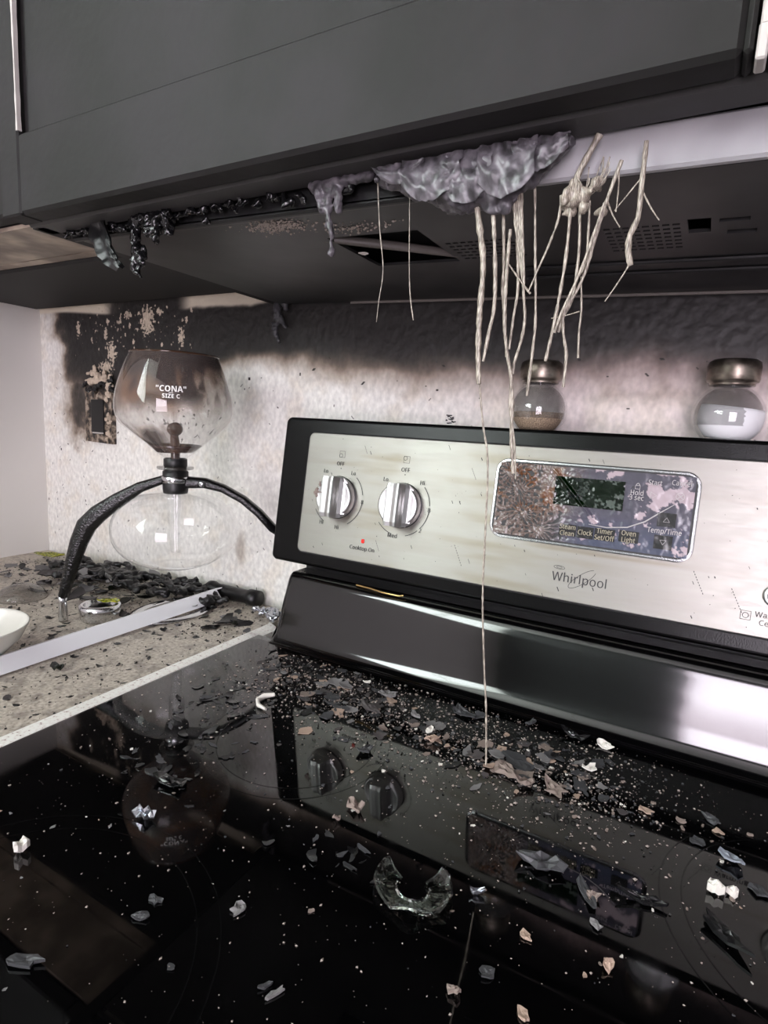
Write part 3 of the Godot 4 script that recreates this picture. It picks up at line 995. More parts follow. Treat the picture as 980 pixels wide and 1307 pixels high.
	for i in nu:
		for j in nv:
			var q := i * (nv + 1) + j
			t.append_array(PackedInt32Array([q, q + 1, q + nv + 2, q, q + nv + 2, q + nv + 1]))
			var q2 := q + n1
			t.append_array(PackedInt32Array([q2, q2 + nv + 2, q2 + 1, q2, q2 + nv + 1, q2 + nv + 2]))
	b.sheet(v, t.slice(0), Vector3.ZERO, true)
	solo("curled_flap", b, K.char, "blackened sheet curling down at the left end of the hood, tip pointing right", "burnt flap", Vector3(-0.38, 0.384, 0.275))
	# pieces of scorched paint hanging behind, by the wall
	b = B.new()
	caps = []
	rng.seed = 35
	for i in 8:
		var p := Vector3(-0.45 + rng.randfn() * 0.008, 0.425 - i * 0.006, -0.022)
		caps.append([p, p + Vector3(rng.randfn() * 0.006, -0.01, 0), 0.006 - i * 0.0005, 0.003])
	b.blob(caps, 0.002, 0.004, 0.003, nz, 7000.0)
	solo("hanging_char", b, K.char_grey, "small grey tatter of char hanging against the wall above the coffee maker's right leg", "char", Vector3(-0.45, 0.375, -0.022))

# ------------------------------------------------------------------ the range
func pp(x: float, s: float, d := 0.0) -> Vector3: return PX * Vector3(x, -s, d)

func ptext(called: String, txt: String, x: float, s: float, h: float, mat: Material, parent: Node, d := 0.0017, bold := false, squeeze := 1.0) -> MeshInstance3D:
	var tm := TextMesh.new()
	var f := SystemFont.new()
	f.font_names = PackedStringArray(["Droid Sans"])
	if bold: f.font_weight = 700
	tm.font = f
	tm.text = txt
	tm.font_size = 64
	tm.pixel_size = h / 64.0
	tm.depth = 0.0003
	tm.curve_step = 3.0
	tm.line_spacing = -14
	return place(called, tm, mat, parent, PX * Transform3D(Basis().scaled(Vector3(squeeze, 1, 1)), Vector3(x, -s, d)))

func stroke(b: B, pts: Array, w: float, closed := false, d := 0.0016) -> void:
	# a printed line on the panel, as a thin raised ribbon
	var n := pts.size()
	var v := PackedVector3Array()
	var t := PackedInt32Array()
	for i in n:
		var a: Vector2 = pts[(i - 1 + n) % n] if closed or i > 0 else pts[0]
		var c: Vector2 = pts[(i + 1) % n] if closed or i < n - 1 else pts[n - 1]
		var nn := (c - a).normalized().orthogonal() * w * 0.5
		v.append(pp(pts[i].x + nn.x, pts[i].y + nn.y, d))
		v.append(pp(pts[i].x - nn.x, pts[i].y - nn.y, d))
	for i in n if closed else n - 1:
		var q := i * 2
		var r := ((i + 1) % n) * 2
		t.append_array(PackedInt32Array([q, q + 1, r + 1, q, r + 1, r]))
	b.sheet(v, t, PX.basis.z)

func arc(cx: float, cs: float, rx: float, rs: float, a0: float, a1: float, rot := 0.0, n := 24) -> Array:
	var o := []
	for i in n + 1:
		var a := deg_to_rad(lerpf(a0, a1, float(i) / n))   # 0 = right, 90 = up
		var p := Vector2(cos(a) * rx, -sin(a) * rs).rotated(rot)
		o.append(Vector2(cx + p.x, cs + p.y))
	return o

func build_knob(range_root: Node3D, x: float, s: float) -> MeshInstance3D:
	var xf := PX * Transform3D(Basis(), Vector3(x, -s, 0.0012))
	var up := xf * Transform3D(Basis(Vector3.RIGHT, PI / 2), Vector3.ZERO)   # lathe axis out of the panel
	var b := B.new()
	b.lathe(PackedVector2Array([Vector2(0.0245, 0.0), Vector2(0.0250, 0.004), Vector2(0.0247, 0.0095), Vector2(0.0242, 0.0112), Vector2(0.0232, 0.0120), Vector2(0.0215, 0.0120), Vector2(0.0205, 0.0112), Vector2(0.0001, 0.0110)]), Vector3.ZERO, 48, true, false, up)
	var knob := obj("knob", b, K.knob, range_root)
	b = B.new()
	# the grip: a fluted bar across the face
	var prof := [Vector2(-0.0125, 0.0105), Vector2(-0.0098, 0.013), Vector2(-0.0088, 0.020), Vector2(-0.0084, 0.0245), Vector2(-0.0068, 0.0262), Vector2(-0.0045, 0.0262), Vector2(0.0, 0.0250), Vector2(0.0045, 0.0262), Vector2(0.0068, 0.0258), Vector2(0.0080, 0.0240), Vector2(0.0088, 0.0205), Vector2(0.0104, 0.0160), Vector2(0.0140, 0.0125), Vector2(0.0175, 0.0105)]
	var rings := []
	for i in 11:
		var y := lerpf(-0.0235, 0.0235, i / 10.0)
		var e := 1.0 if i > 0 and i < 10 else 0.92
		var lim := sqrt(maxf(0.0246 * 0.0246 - y * y, 0.0)) + 0.006
		var r := PackedVector3Array()
		for p in prof: r.append(xf * Vector3(clampf(p.x, -lim, lim) * (1.0 if i > 0 and i < 10 else 0.96), y, p.y * e + (1 - e) * 0.0105))
		rings.append(r)
	b.loft(rings, false)
	obj("grip", b, K.knob, knob)
	b = B.new()
	b.lathe(PackedVector2Array([Vector2(0.0245, -0.0006), Vector2(0.0256, -0.0004), Vector2(0.0256, 0.0009), Vector2(0.0245, 0.0014)]), Vector3.ZERO, 48, false, false, up)
	obj("skirt", b, K.rubber, knob)
	return knob

func film_height(x: float, s: float) -> float:
	var left := 1.0 - smoothstep(-0.055, 0.015, x)
	var h := 0.0
	for c in [[-0.075, 0.062], [-0.068, 0.085], [-0.050, 0.100], [-0.083, 0.045]]:
		var dx: float = x - c[0]
		var ds: float = s - c[1]
		var r := sqrt(dx * dx + ds * ds)
		var w := exp(-pow(r / 0.024, 2.0))
		h += w * 0.0017 * sin(atan2(ds, dx) * 19.0 + 5.0 * nz.get_noise_2d(x * 3000, s * 3000)) * smoothstep(0.001, 0.008, r) * left
	h += 0.0009 * left * absf(nz.get_noise_2d(x * 4500, s * 4500)) + 0.0003 * left * nz2.get_noise_2d(x * 3500, s * 5000)
	h += 0.0004 * nz.get_noise_2d(x * 3000 + 77, s * 3000)
	# the fold across the display
	var fx := x + 0.034 - (s - 0.048) * 0.95
	h += 0.0016 * exp(-pow(fx / 0.0022, 2.0)) * smoothstep(0.036, 0.044, s) * (1.0 - smoothstep(0.080, 0.088, s))
	return h

func film_patch(x0: float, x1: float, s0: float, s1: float, off: float, kind: int, step := 0.0008) -> B:
	var b := B.new(false, true)
	var nx := maxi(int((x1 - x0) / step), 2)
	var ns := maxi(int((s1 - s0) / step), 2)
	var v := PackedVector3Array()
	var col := PackedColorArray()
	var t := PackedInt32Array()
	for j in ns + 1:
		for i in nx + 1:
			var x := lerpf(x0, x1, float(i) / nx)
			var s := lerpf(s0, s1, float(j) / ns)
			v.append(pp(x, s, 0.0022 + off + film_height(x, s)))
			var left := 1.0 - smoothstep(-0.055, 0.0, x)
			var n := nz2.get_noise_2d(x * 5000, s * 5000)
			var n3 := nz.get_noise_2d(x * 1700 + 300, s * 2300)
			var c := Color(0.30, 0.29, 0.33)
			if kind == 0:
				c = c.lerp(Color(0.42, 0.37, 0.34), left)
				c = c.lerp(Color(0.40, 0.26, 0.17), left * smoothstep(0.0, 0.35, n3) * (1.0 - smoothstep(0.07, 0.09, s)))
				c = c.lerp(Color(0.62, 0.61, 0.60), left * smoothstep(0.22, 0.5, n))
				var bare := smoothstep(0.10, 0.16, n3 + 0.42 * smoothstep(0.02, 0.06, x) * (1.0 - smoothstep(0.058, 0.082, s)) - 0.26 + 0.22 * n) * (1.0 - left)
				c = c.lerp(Color(0.66, 0.60, 0.62), bare)
				c = c.lerp(Color(0.28, 0.30, 0.38), (1.0 - left) * smoothstep(0.070, 0.10, s) * 0.7 * (1.0 - bare))
			elif kind == 1:
				c = Color(0.035, 0.05, 0.045)
				c = c.lerp(Color(0.42, 0.46, 0.42), smoothstep(0.06, 0.18, n3 + 0.4 * n) * smoothstep(-0.03, 0.0, x) * 0.75)
			else:
				c = Color(0.16, 0.16, 0.16)
			col.append(c.srgb_to_linear())
	for j in ns:
		for i in nx:
			var a := j * (nx + 1) + i
			t.append_array(PackedInt32Array([a, a + 1, a + nx + 2, a, a + nx + 2, a + nx + 1]))
	b.sheet(v, t, PX.basis.z, true, PackedVector2Array(), col)
	return b

func build_range() -> void:
	PX = Transform3D(Basis(Vector3.RIGHT, Vector3(0, cos(TILT), -sin(TILT)), Vector3(0, sin(TILT), cos(TILT))), T0)
	var r := thing("electric_range", "freestanding electric range with black glass cooktop and stainless control panel, strewn with fire debris", "stove", Vector3(0, FLOOR_Y, 0.33))
	var b := B.new()
	b.box(Vector3(0, -0.47, 0.34), Vector3(0.755, 0.88, 0.56), 0.003)
	obj("body", b, K.enamel, r)
	b = B.new()
	b.box(Vector3(0, -0.40, 0.645), Vector3(0.75, 0.52, 0.045), 0.006)
	var od := obj("oven_door", b, K.enamel, r)
	b = B.new()
	b.tube(PackedVector3Array([Vector3(-0.32, -0.185, 0.665), Vector3(-0.32, -0.185, 0.70), Vector3(0.32, -0.185, 0.70), Vector3(0.32, -0.185, 0.665)]), PackedFloat32Array([0.011]), 10)
	obj("handle", b, K.chrome, od)
	b = B.new()
	b.box(Vector3(0, -0.78, 0.64), Vector3(0.75, 0.2, 0.035), 0.006)
	obj("drawer", b, K.enamel, r)
	for x in [-0.34, 0.34]:
		for z in [0.10, 0.58]:
			b = B.new()
			b.lathe(PackedVector2Array([Vector2(0.016, FLOOR_Y), Vector2(0.018, FLOOR_Y + 0.004), Vector2(0.012, FLOOR_Y + 0.007)]), Vector3(x, 0, z), 12, true, true)
			obj("foot", b, K.rubber, r)
	b = B.new()
	b.box(Vector3(0, -0.018, 0.375), Vector3(0.760, 0.036, 0.57), 0.007)
	obj("cooktop_frame", b, K.enamel, r)
	b = B.new()
	b.slab(Transform3D(Basis(Vector3.RIGHT, Vector3.FORWARD, Vector3.UP), Vector3(0, 0, 0.373)), 0.736, 0.522, 0.012, -0.002, GT, 0.0015)
	var gl := obj("cooktop_glass", b, K.glass_top, r)
	for q in [[-0.185, 0.262, 0.078], [0.185, 0.262, 0.095], [-0.185, 0.505, 0.11], [0.185, 0.505, 0.078]]:
		b = B.new()
		for k in 2:
			var ra: float = q[2] - 0.012 * k
			var v := PackedVector3Array()
			var t := PackedInt32Array()
			for i in 72:
				var a := TAU * i / 72
				for w in [ra, ra - 0.0008]: v.append(Vector3(q[0] + cos(a) * w, GT + 0.0001, q[1] + sin(a) * w))
				var n := i * 2
				var m := ((i + 1) % 72) * 2
				t.append_array(PackedInt32Array([n, n + 1, m + 1, n, m + 1, m]))
			b.sheet(v, t, Vector3.UP)
		obj("burner_ring", b, K.burner_print, gl)
	# raised trim between cooktop and control panel
	b = B.new()
	var prof := [Vector2(0.1185, 0.0005), Vector2(0.1170, 0.0030), Vector2(0.1130, 0.0042), Vector2(0.1085, 0.0060), Vector2(0.1040, 0.0110), Vector2(0.1012, 0.0190), Vector2(0.0990, 0.0300), Vector2(0.0955, 0.0480), Vector2(0.0915, 0.0680), Vector2(0.0895, 0.0760), Vector2(0.0868, 0.0808), Vector2(0.0825, 0.0830), Vector2(0.0500, 0.0830), Vector2(0.0500, 0.0005)]
	var rings := []
	for q in [[-0.3475, 0.3], [-0.3455, 0.7], [-0.342, 0.93], [-0.336, 1.0], [0.336, 1.0], [0.342, 0.93], [0.3455, 0.7], [0.3475, 0.3]]:
		var ring := PackedVector3Array()
		for p in prof:
			var taper: float = signf(q[0]) * 0.010 * p.y / 0.083
			ring.append(Vector3(q[0] - taper, p.y, 0.05 + (p.x - 0.05) * (0.72 + 0.28 * q[1])))
		rings.append(ring)
	b.loft(rings, true)
	obj("vent_trim", b, K.enamel, r)
	b = B.new()
	b.box(Vector3(0, 0.11, 0.012), Vector3(0.69, 0.22, 0.06), 0.002)
	obj("backguard", b, K.hood_dark, r)
	# control panel: black housing, steel face
	b = B.new()
	b.slab(PX * Transform3D(Basis(), Vector3(0, -0.0908, 0)), 0.765, 0.1815, 0.008, -0.0655, 0.0, 0.004, 4)
	var hs := obj("panel_housing", b, K.bezel, r)
	b = B.new()
	b.slab(PX * Transform3D(Basis(), Vector3(0, -0.0917, 0)), 0.6875, 0.1500, 0.0085, -0.001, 0.0002, 0.0001, 1)
	obj("panel_groove", b, K.void, hs)
	b = B.new(true)
	b.slab(PX * Transform3D(Basis(), Vector3(0, -0.0917, 0)), 0.684, 0.1470, 0.007, -0.001, 0.0012, 0.0007, 2)
	var st := obj("control_panel", b, K.steel, r)
	for x in [-0.2911, -0.2054, 0.2054, 0.2911]: build_knob(r, x, 0.0934)
	# dial printing
	b = B.new()
	var R := 0.0344
	for q in [[-0.2911, 10, 48], [-0.2911, -5, -60], [-0.2911, -118, -150], [-0.2054, 5, 42], [-0.2054, -5, -42], [-0.2054, -48, -75], [-0.2054, -105, -140]]:
		b = B.new()
		stroke(b, arc(q[0], 0.0934, R, R, q[1], q[2]), 0.0008)
		obj("dial_mark", b, K.print, st)
	for x in [-0.2911, -0.2054]:
		b = B.new()
		stroke(b, arc(x, 0.0588, 0.0004, 0.0004, 0, 330, 0, 8), 0.0006, true)
		obj("dial_dot", b, K.print, st)
	for q in [["OFF", -0.2925, 0.0533, 0.0052], ["OFF", -0.2055, 0.0534, 0.0052], ["Lo", -0.2730, 0.0630, 0.0045], ["Lo", -0.312, 0.0635, 0.0045], ["Hi", -0.2880, 0.1290, 0.0045], ["Hi", -0.3105, 0.1255, 0.0045], ["Lo", -0.2290, 0.0660, 0.0045], ["Hi", -0.1830, 0.0660, 0.0045], ["Med", -0.2125, 0.1285, 0.0052], ["8", -0.1712, 0.0950, 0.0036], ["2", -0.1790, 0.1185, 0.0036], ["8", -0.2567, 0.0955, 0.0036], ["Cooktop On", -0.2497, 0.1490, 0.0062]]:
		ptext("lettering", q[0], q[1], q[2], q[3], K.print, st)
	for q in [[-0.2914, 0.0419, -0.0018, 0.0015], [-0.2055, 0.0419, -0.0018, -0.0015], [0.1305, 0.1485, 0.0, 0.0]]:
		b = B.new()   # burner icon: a square with a small circle in it
		var sq: Array = []
		for w in [[-1, -1], [1, -1], [1, 1], [-1, 1]]: sq.append(Vector2(q[0] + w[0] * 0.0037, q[1] + w[1] * 0.0037))
		stroke(b, sq, 0.0005, true)
		stroke(b, arc(q[0] + q[2], q[1] + q[3], 0.0022, 0.0022, 0, 345), 0.0005, true)
		obj("burner_icon", b, K.print, st)
	ptext("lettering", "Warming", 0.1500, 0.1462, 0.0062, K.print, st)
	ptext("lettering", "Center", 0.1500, 0.1530, 0.0062, K.print, st)
	b = B.new()
	b.slab(PX * Transform3D(Basis(), Vector3(-0.2497, -0.1403, 0)), 0.0042, 0.0050, 0.0015, 0.0008, 0.0024, 0.0006, 2)
	tag(obj("indicator_light", b, K.led, st), "small red indicator light above the words Cooktop On", "")
	var up := PX * Transform3D(Basis(Vector3.RIGHT, PI / 2), Vector3(0.1500, -0.1290, 0.0012))
	b = B.new()
	b.lathe(PackedVector2Array([Vector2(0.0095, 0), Vector2(0.0095, 0.002), Vector2(0.008, 0.0032), Vector2(0.006, 0.0026), Vector2(0.005, 0.0016), Vector2(0.0001, 0.0014)]), Vector3.ZERO, 28, true, false, up)
	obj("push_button", b, K.knob, st)
	# maker's mark
	ptext("logo", "Whirlpool", -0.0065, 0.1428, 0.0118, K.print, st, 0.0017, false, 1.0)
	b = B.new()
	stroke(b, arc(-0.0040, 0.1418, 0.0150, 0.0042, 20, 338, -0.70, 40), 0.00045)
	stroke(b, arc(-0.0262, 0.1337, 0.0052, 0.0017, 0, 345, 0.06, 28), 0.0004, true)
	stroke(b, arc(-0.0262, 0.1337, 0.0026, 0.0009, 0, 345, 0.06, 18), 0.0004, true)
	obj("logo_ring", b, K.print, st)
	# touch display with its blistered film
	b = B.new()
	b.slab(PX * Transform3D(Basis(), Vector3(-0.0078, -0.0722, 0)), 0.1870, 0.0815, 0.0130, 0.0, 0.0030, 0.0012, 3)
	var disp := obj("display_frame", b, K.chrome, r)
	b = B.new()
	b.slab(PX * Transform3D(Basis(), Vector3(-0.0078, -0.0722, 0)), 0.1815, 0.0760, 0.0105, 0.0, 0.0033, 0.0001, 1)
	obj("display_panel", b, K.hood_dark, disp)
	obj("blistered_film", film_patch(-0.0965, 0.0810, 0.0360, 0.1085, 0.0014, 0), K.film, disp)
	tag(obj("display_screen", film_patch(-0.0395, 0.0238, 0.0455, 0.0728, 0.0024, 1), K.film_dark, disp), "dark display window with flaked green-grey patches", "")
	for q in [[0.0616, 0.0763, 0.015, 0.0125], [0.0609, 0.0966, 0.015, 0.0125], [0.0322, 0.0955, 0.017, 0.0105], [0.0113, 0.0966, 0.018, 0.0110], [-0.0062, 0.0970, 0.015, 0.0110], [-0.0225, 0.0966, 0.016, 0.0110]]:
		obj("touch_button", film_patch(q[0] - q[2] / 2, q[0] + q[2] / 2, q[1] - q[3] / 2, q[1] + q[3] / 2, 0.0024, 2, 0.0015), K.film, disp)
	for q in [["Start", 0.0485, 0.0440, 0.0062], ["Cancel", 0.0700, 0.0425, 0.0062], ["Temp/Time", 0.0610, 0.0866, 0.0056], ["Oven\nLight", 0.0322, 0.0955, 0.0046], ["Timer\nSet/Off", 0.0113, 0.0966, 0.0046], ["Clock", -0.0062, 0.0970, 0.0048], ["Steam\nClean", -0.0225, 0.0966, 0.0046], ["Hold", 0.0345, 0.0545, 0.0042], ["3 sec", 0.0345, 0.0590, 0.0042]]:
		ptext("lettering", q[0], q[1], q[2], q[3], K.yellow_print if q[2] > 0.09 else K.film_text, disp, 0.0058, false, 0.86)
	b = B.new()
	stroke(b, [Vector2(0.0616 - 0.0026, 0.0782), Vector2(0.0616 + 0.0026, 0.0782), Vector2(0.0616, 0.0742)], 0.0005, true, 0.0057)
	stroke(b, [Vector2(0.0609 - 0.0026, 0.0947), Vector2(0.0609 + 0.0026, 0.0947), Vector2(0.0609, 0.0987)], 0.0005, true, 0.0057)
	stroke(b, arc(0.0700, 0.0545, 0.0034, 0.0034, 0, 350), 0.0004, true, 0.0057)
	stroke(b, [Vector2(0.0678, 0.0525), Vector2(0.0722, 0.0565)], 0.0005, false, 0.0057)
	stroke(b, [Vector2(0.0678, 0.0565), Vector2(0.0722, 0.0525)], 0.0005, false, 0.0057)
	stroke(b, [Vector2(0.0460, 0.0525), Vector2(0.0460, 0.0585), Vector2(0.0510, 0.0555)], 0.0006, true, 0.0057)
	stroke(b, [Vector2(0.0325, 0.0478), Vector2(0.0365, 0.0478), Vector2(0.0365, 0.0510), Vector2(0.0325, 0.0510)], 0.0005, true, 0.0057)
	stroke(b, arc(0.0345, 0.0478, 0.0014, 0.0020, 0, 180, 0, 10), 0.0005, false, 0.0057)
	obj("button_marks", b, K.film_text, disp)
	b = B.new()
	var pts := PackedVector3Array()
	for q in [[0.066, 0.0620], [0.056, 0.0700], [0.044, 0.0800], [0.030, 0.0870], [0.012, 0.0895], [-0.004, 0.0885]]: pts.append(pp(q[0], q[1], 0.0042 + film_height(q[0], q[1])))
	b.tube(pts, PackedFloat32Array([0.0003, 0.0006, 0.0007, 0.0006, 0.0005, 0.0003]), 5)
	obj("crack", b, K.film_text, disp)
	# streaks of soot on the steel
	b = B.new()
	rng.seed = 61
	for i in 150:
		var x := rng.randf_range(-0.335, 0.16)
		var s := rng.randf_range(0.022, 0.162)
		if x > -0.105 and x < 0.09 and s > 0.028 and s < 0.115: continue
		var l := 0.0004 + 0.005 * pow(rng.randf(), 5)
		stroke(b, [Vector2(x, s), Vector2(x + l * 0.5, s + l)], rng.randf_range(0.0003, 0.0009), false, 0.00135)
	for q in [[-0.137, 0.128, 0.022], [-0.233, 0.137, 0.012], [0.088, 0.118, 0.02], [0.118, 0.128, 0.02], [-0.262, 0.030, 0.009], [-0.128, 0.045, 0.012]]:
		for k in 9: stroke(b, [Vector2(q[0] + q[2] * 0.5 * k / 9, q[1] + q[2] * k / 9), Vector2(q[0] + q[2] * 0.5 * (k + 0.55) / 9, q[1] + q[2] * (k + 0.6) / 9)], 0.0006, false, 0.00135)
	tag(obj("soot_streaks", b, K.print, st), "", "", "", "stuff")
	# loose bits caught on it
	b = B.new()
	b.tube(PackedVector3Array([Vector3(-0.243, 0.0845, 0.082), Vector3(-0.222, 0.0845, 0.084), Vector3(-0.206, 0.0845, 0.0885), Vector3(-0.185, 0.0845, 0.0885), Vector3(-0.180, 0.0858, 0.0875)]), PackedFloat32Array([0.0013]), 6)
	solo("metal_strip", b, K.brass, "thin bent brassy wire lying in the gap under the control panel", "wire", Vector3(-0.21, 0.083, 0.085))
	b = B.new()
	for k in 7: flake_into(b, Vector3(-0.1615 + 0.0035 * sin(k * 2.1), 0.2705 + 0.0014 * k, 0.036 + 0.003 * cos(k * 3.0)), 70 + k, 0.008, 0.0028, k * 1.1, 0.0008, 0.3, 0.0006)
	solo("charred_scrap", b, K.char, "tiny spiky black scrap perched on the top edge of the control panel", "char", Vector3(-0.1615, 0.269, 0.036))
	b = B.new()
	rng.seed = 66
	var caps := []
	for k in 9:
		var p := pp(-0.3010 + rng.randfn() * 0.003, 0.0895 + rng.randfn() * 0.004, 0.0268)
		caps.append([p, p + Vector3(rng.randfn(), rng.randfn(), 0) * 0.003, 0.0012, 0.0007])
	b.blob(caps, 0.0007, 0.001, 0.0006, nz, 14000.0)
	solo("burnt_crumb", b, K.crust, "small tan burnt crumb stuck on the grip of the leftmost knob", "crumb", pp(-0.301, 0.0895, 0.0265))

# ------------------------------------------------------------------ counter and what stands on it
func build_counter() -> void:
	var c := thing("countertop", "speckled beige stone-look countertop left of the range, littered with char", "countertop", Vector3(-0.71, CT - 0.038, 0.3))
	var b := B.new()
	b.box(Vector3(-0.7215, CT - 0.019, 0.285), Vector3(0.617, 0.038, 0.63), 0.0)
	obj("slab", b, K.counter, c)
	b = B.new()
	var ring := []
	for q in [[0.028, 0.0], [0.034, 0.75], [0.045, 1.0], [0.60, 1.0]]:
		var r := PackedVector3Array()
		for p in [Vector2(-0.4135, CT), Vector2(-0.4105, CT + 0.0024), Vector2(-0.396, CT + 0.0026), Vector2(-0.3905, CT + 0.0005), Vector2(-0.3878, CT - 0.005), Vector2(-0.3872, CT - 0.034), Vector2(-0.4135, CT - 0.034)]:
			r.append(Vector3(-0.4135 + (p.x + 0.4135) * q[1], p.y, q[0]))
		ring.append(r)
	b.loft(ring, false)
	obj("edge_strip", b, K.trim, c)
	var bc := thing("base_cabinet", "grey base cabinet under the countertop", "cabinet", Vector3(-0.71, FLOOR_Y, 0.27))
	b = B.new()
	b.box(Vector3(-0.712, -0.485, 0.26), Vector3(0.63, 0.86, 0.56))
	obj("body", b, K.wood, bc)
	for x in [-0.87, -0.555]:
		b = B.new()
		b.box(Vector3(x, -0.46, 0.549), Vector3(0.305, 0.72, 0.018), 0.002)
		obj("door", b, K.wood, bc)

const POT := Vector3(-0.510, 0, 0.105)

func film_texture() -> ImageTexture:
	var W := 384
	var H := 128
	var im := Image.create(W, H, false, Image.FORMAT_RGBA8)
	var n := FastNoiseLite.new()
	n.seed = 5
	n.frequency = 0.9
	n.fractal_octaves = 4
	rng.seed = 17
	for py in H:
		var v := 1.0 - float(py) / H          # 0 at the neck, 1 at the rim
		for px in W:
			var a := TAU * px / W
			var q := n.get_noise_3d(sin(a) * 2.0, cos(a) * 2.0, v * 2.0)
			var f := n.get_noise_3d(sin(a) * 9.0, cos(a) * 9.0, v * 8.0)
			var rel := wrapf(a - 0.855, -PI, PI)     # from the side that faces the room
			var k := 0.75 * smoothstep(0.66, 1.02, v + 0.16 * q)
			k += 0.50 * smoothstep(0.30, 0.70, v + 0.3 * q) * (1.0 - 0.45 * smoothstep(0.2, 1.2, rel))
			k += 0.42 * smoothstep(0.05, 0.35, q + 0.35 * sin(rel * 2.0 + 0.8)) * smoothstep(0.4, 0.62, v)
			k += 1.0 * (1.0 - smoothstep(-0.7, 0.4, rel)) * (1.0 - smoothstep(0.12, 0.3, v + 0.2 * q)) * smoothstep(-2.4, -1.2, rel)
			k = clampf(k * 0.92 + 0.10, 0.0, 0.94)
			var c := Color(0.50, 0.33, 0.20).lerp(Color(0.17, 0.10, 0.065), smoothstep(0.45, 0.95, k))
			c = c.lerp(Color(0.46, 0.43, 0.40), 0.35 * smoothstep(-0.1, 0.3, -q) * (1.0 - smoothstep(0.75, 0.95, v)))
			if f > 0.5 and v < 0.5:
				c = Color(0.12, 0.09, 0.06)
				k = 0.75
			im.set_pixel(px, py, Color(c.r, c.g, c.b, k))
	return ImageTexture.create_from_image(im)

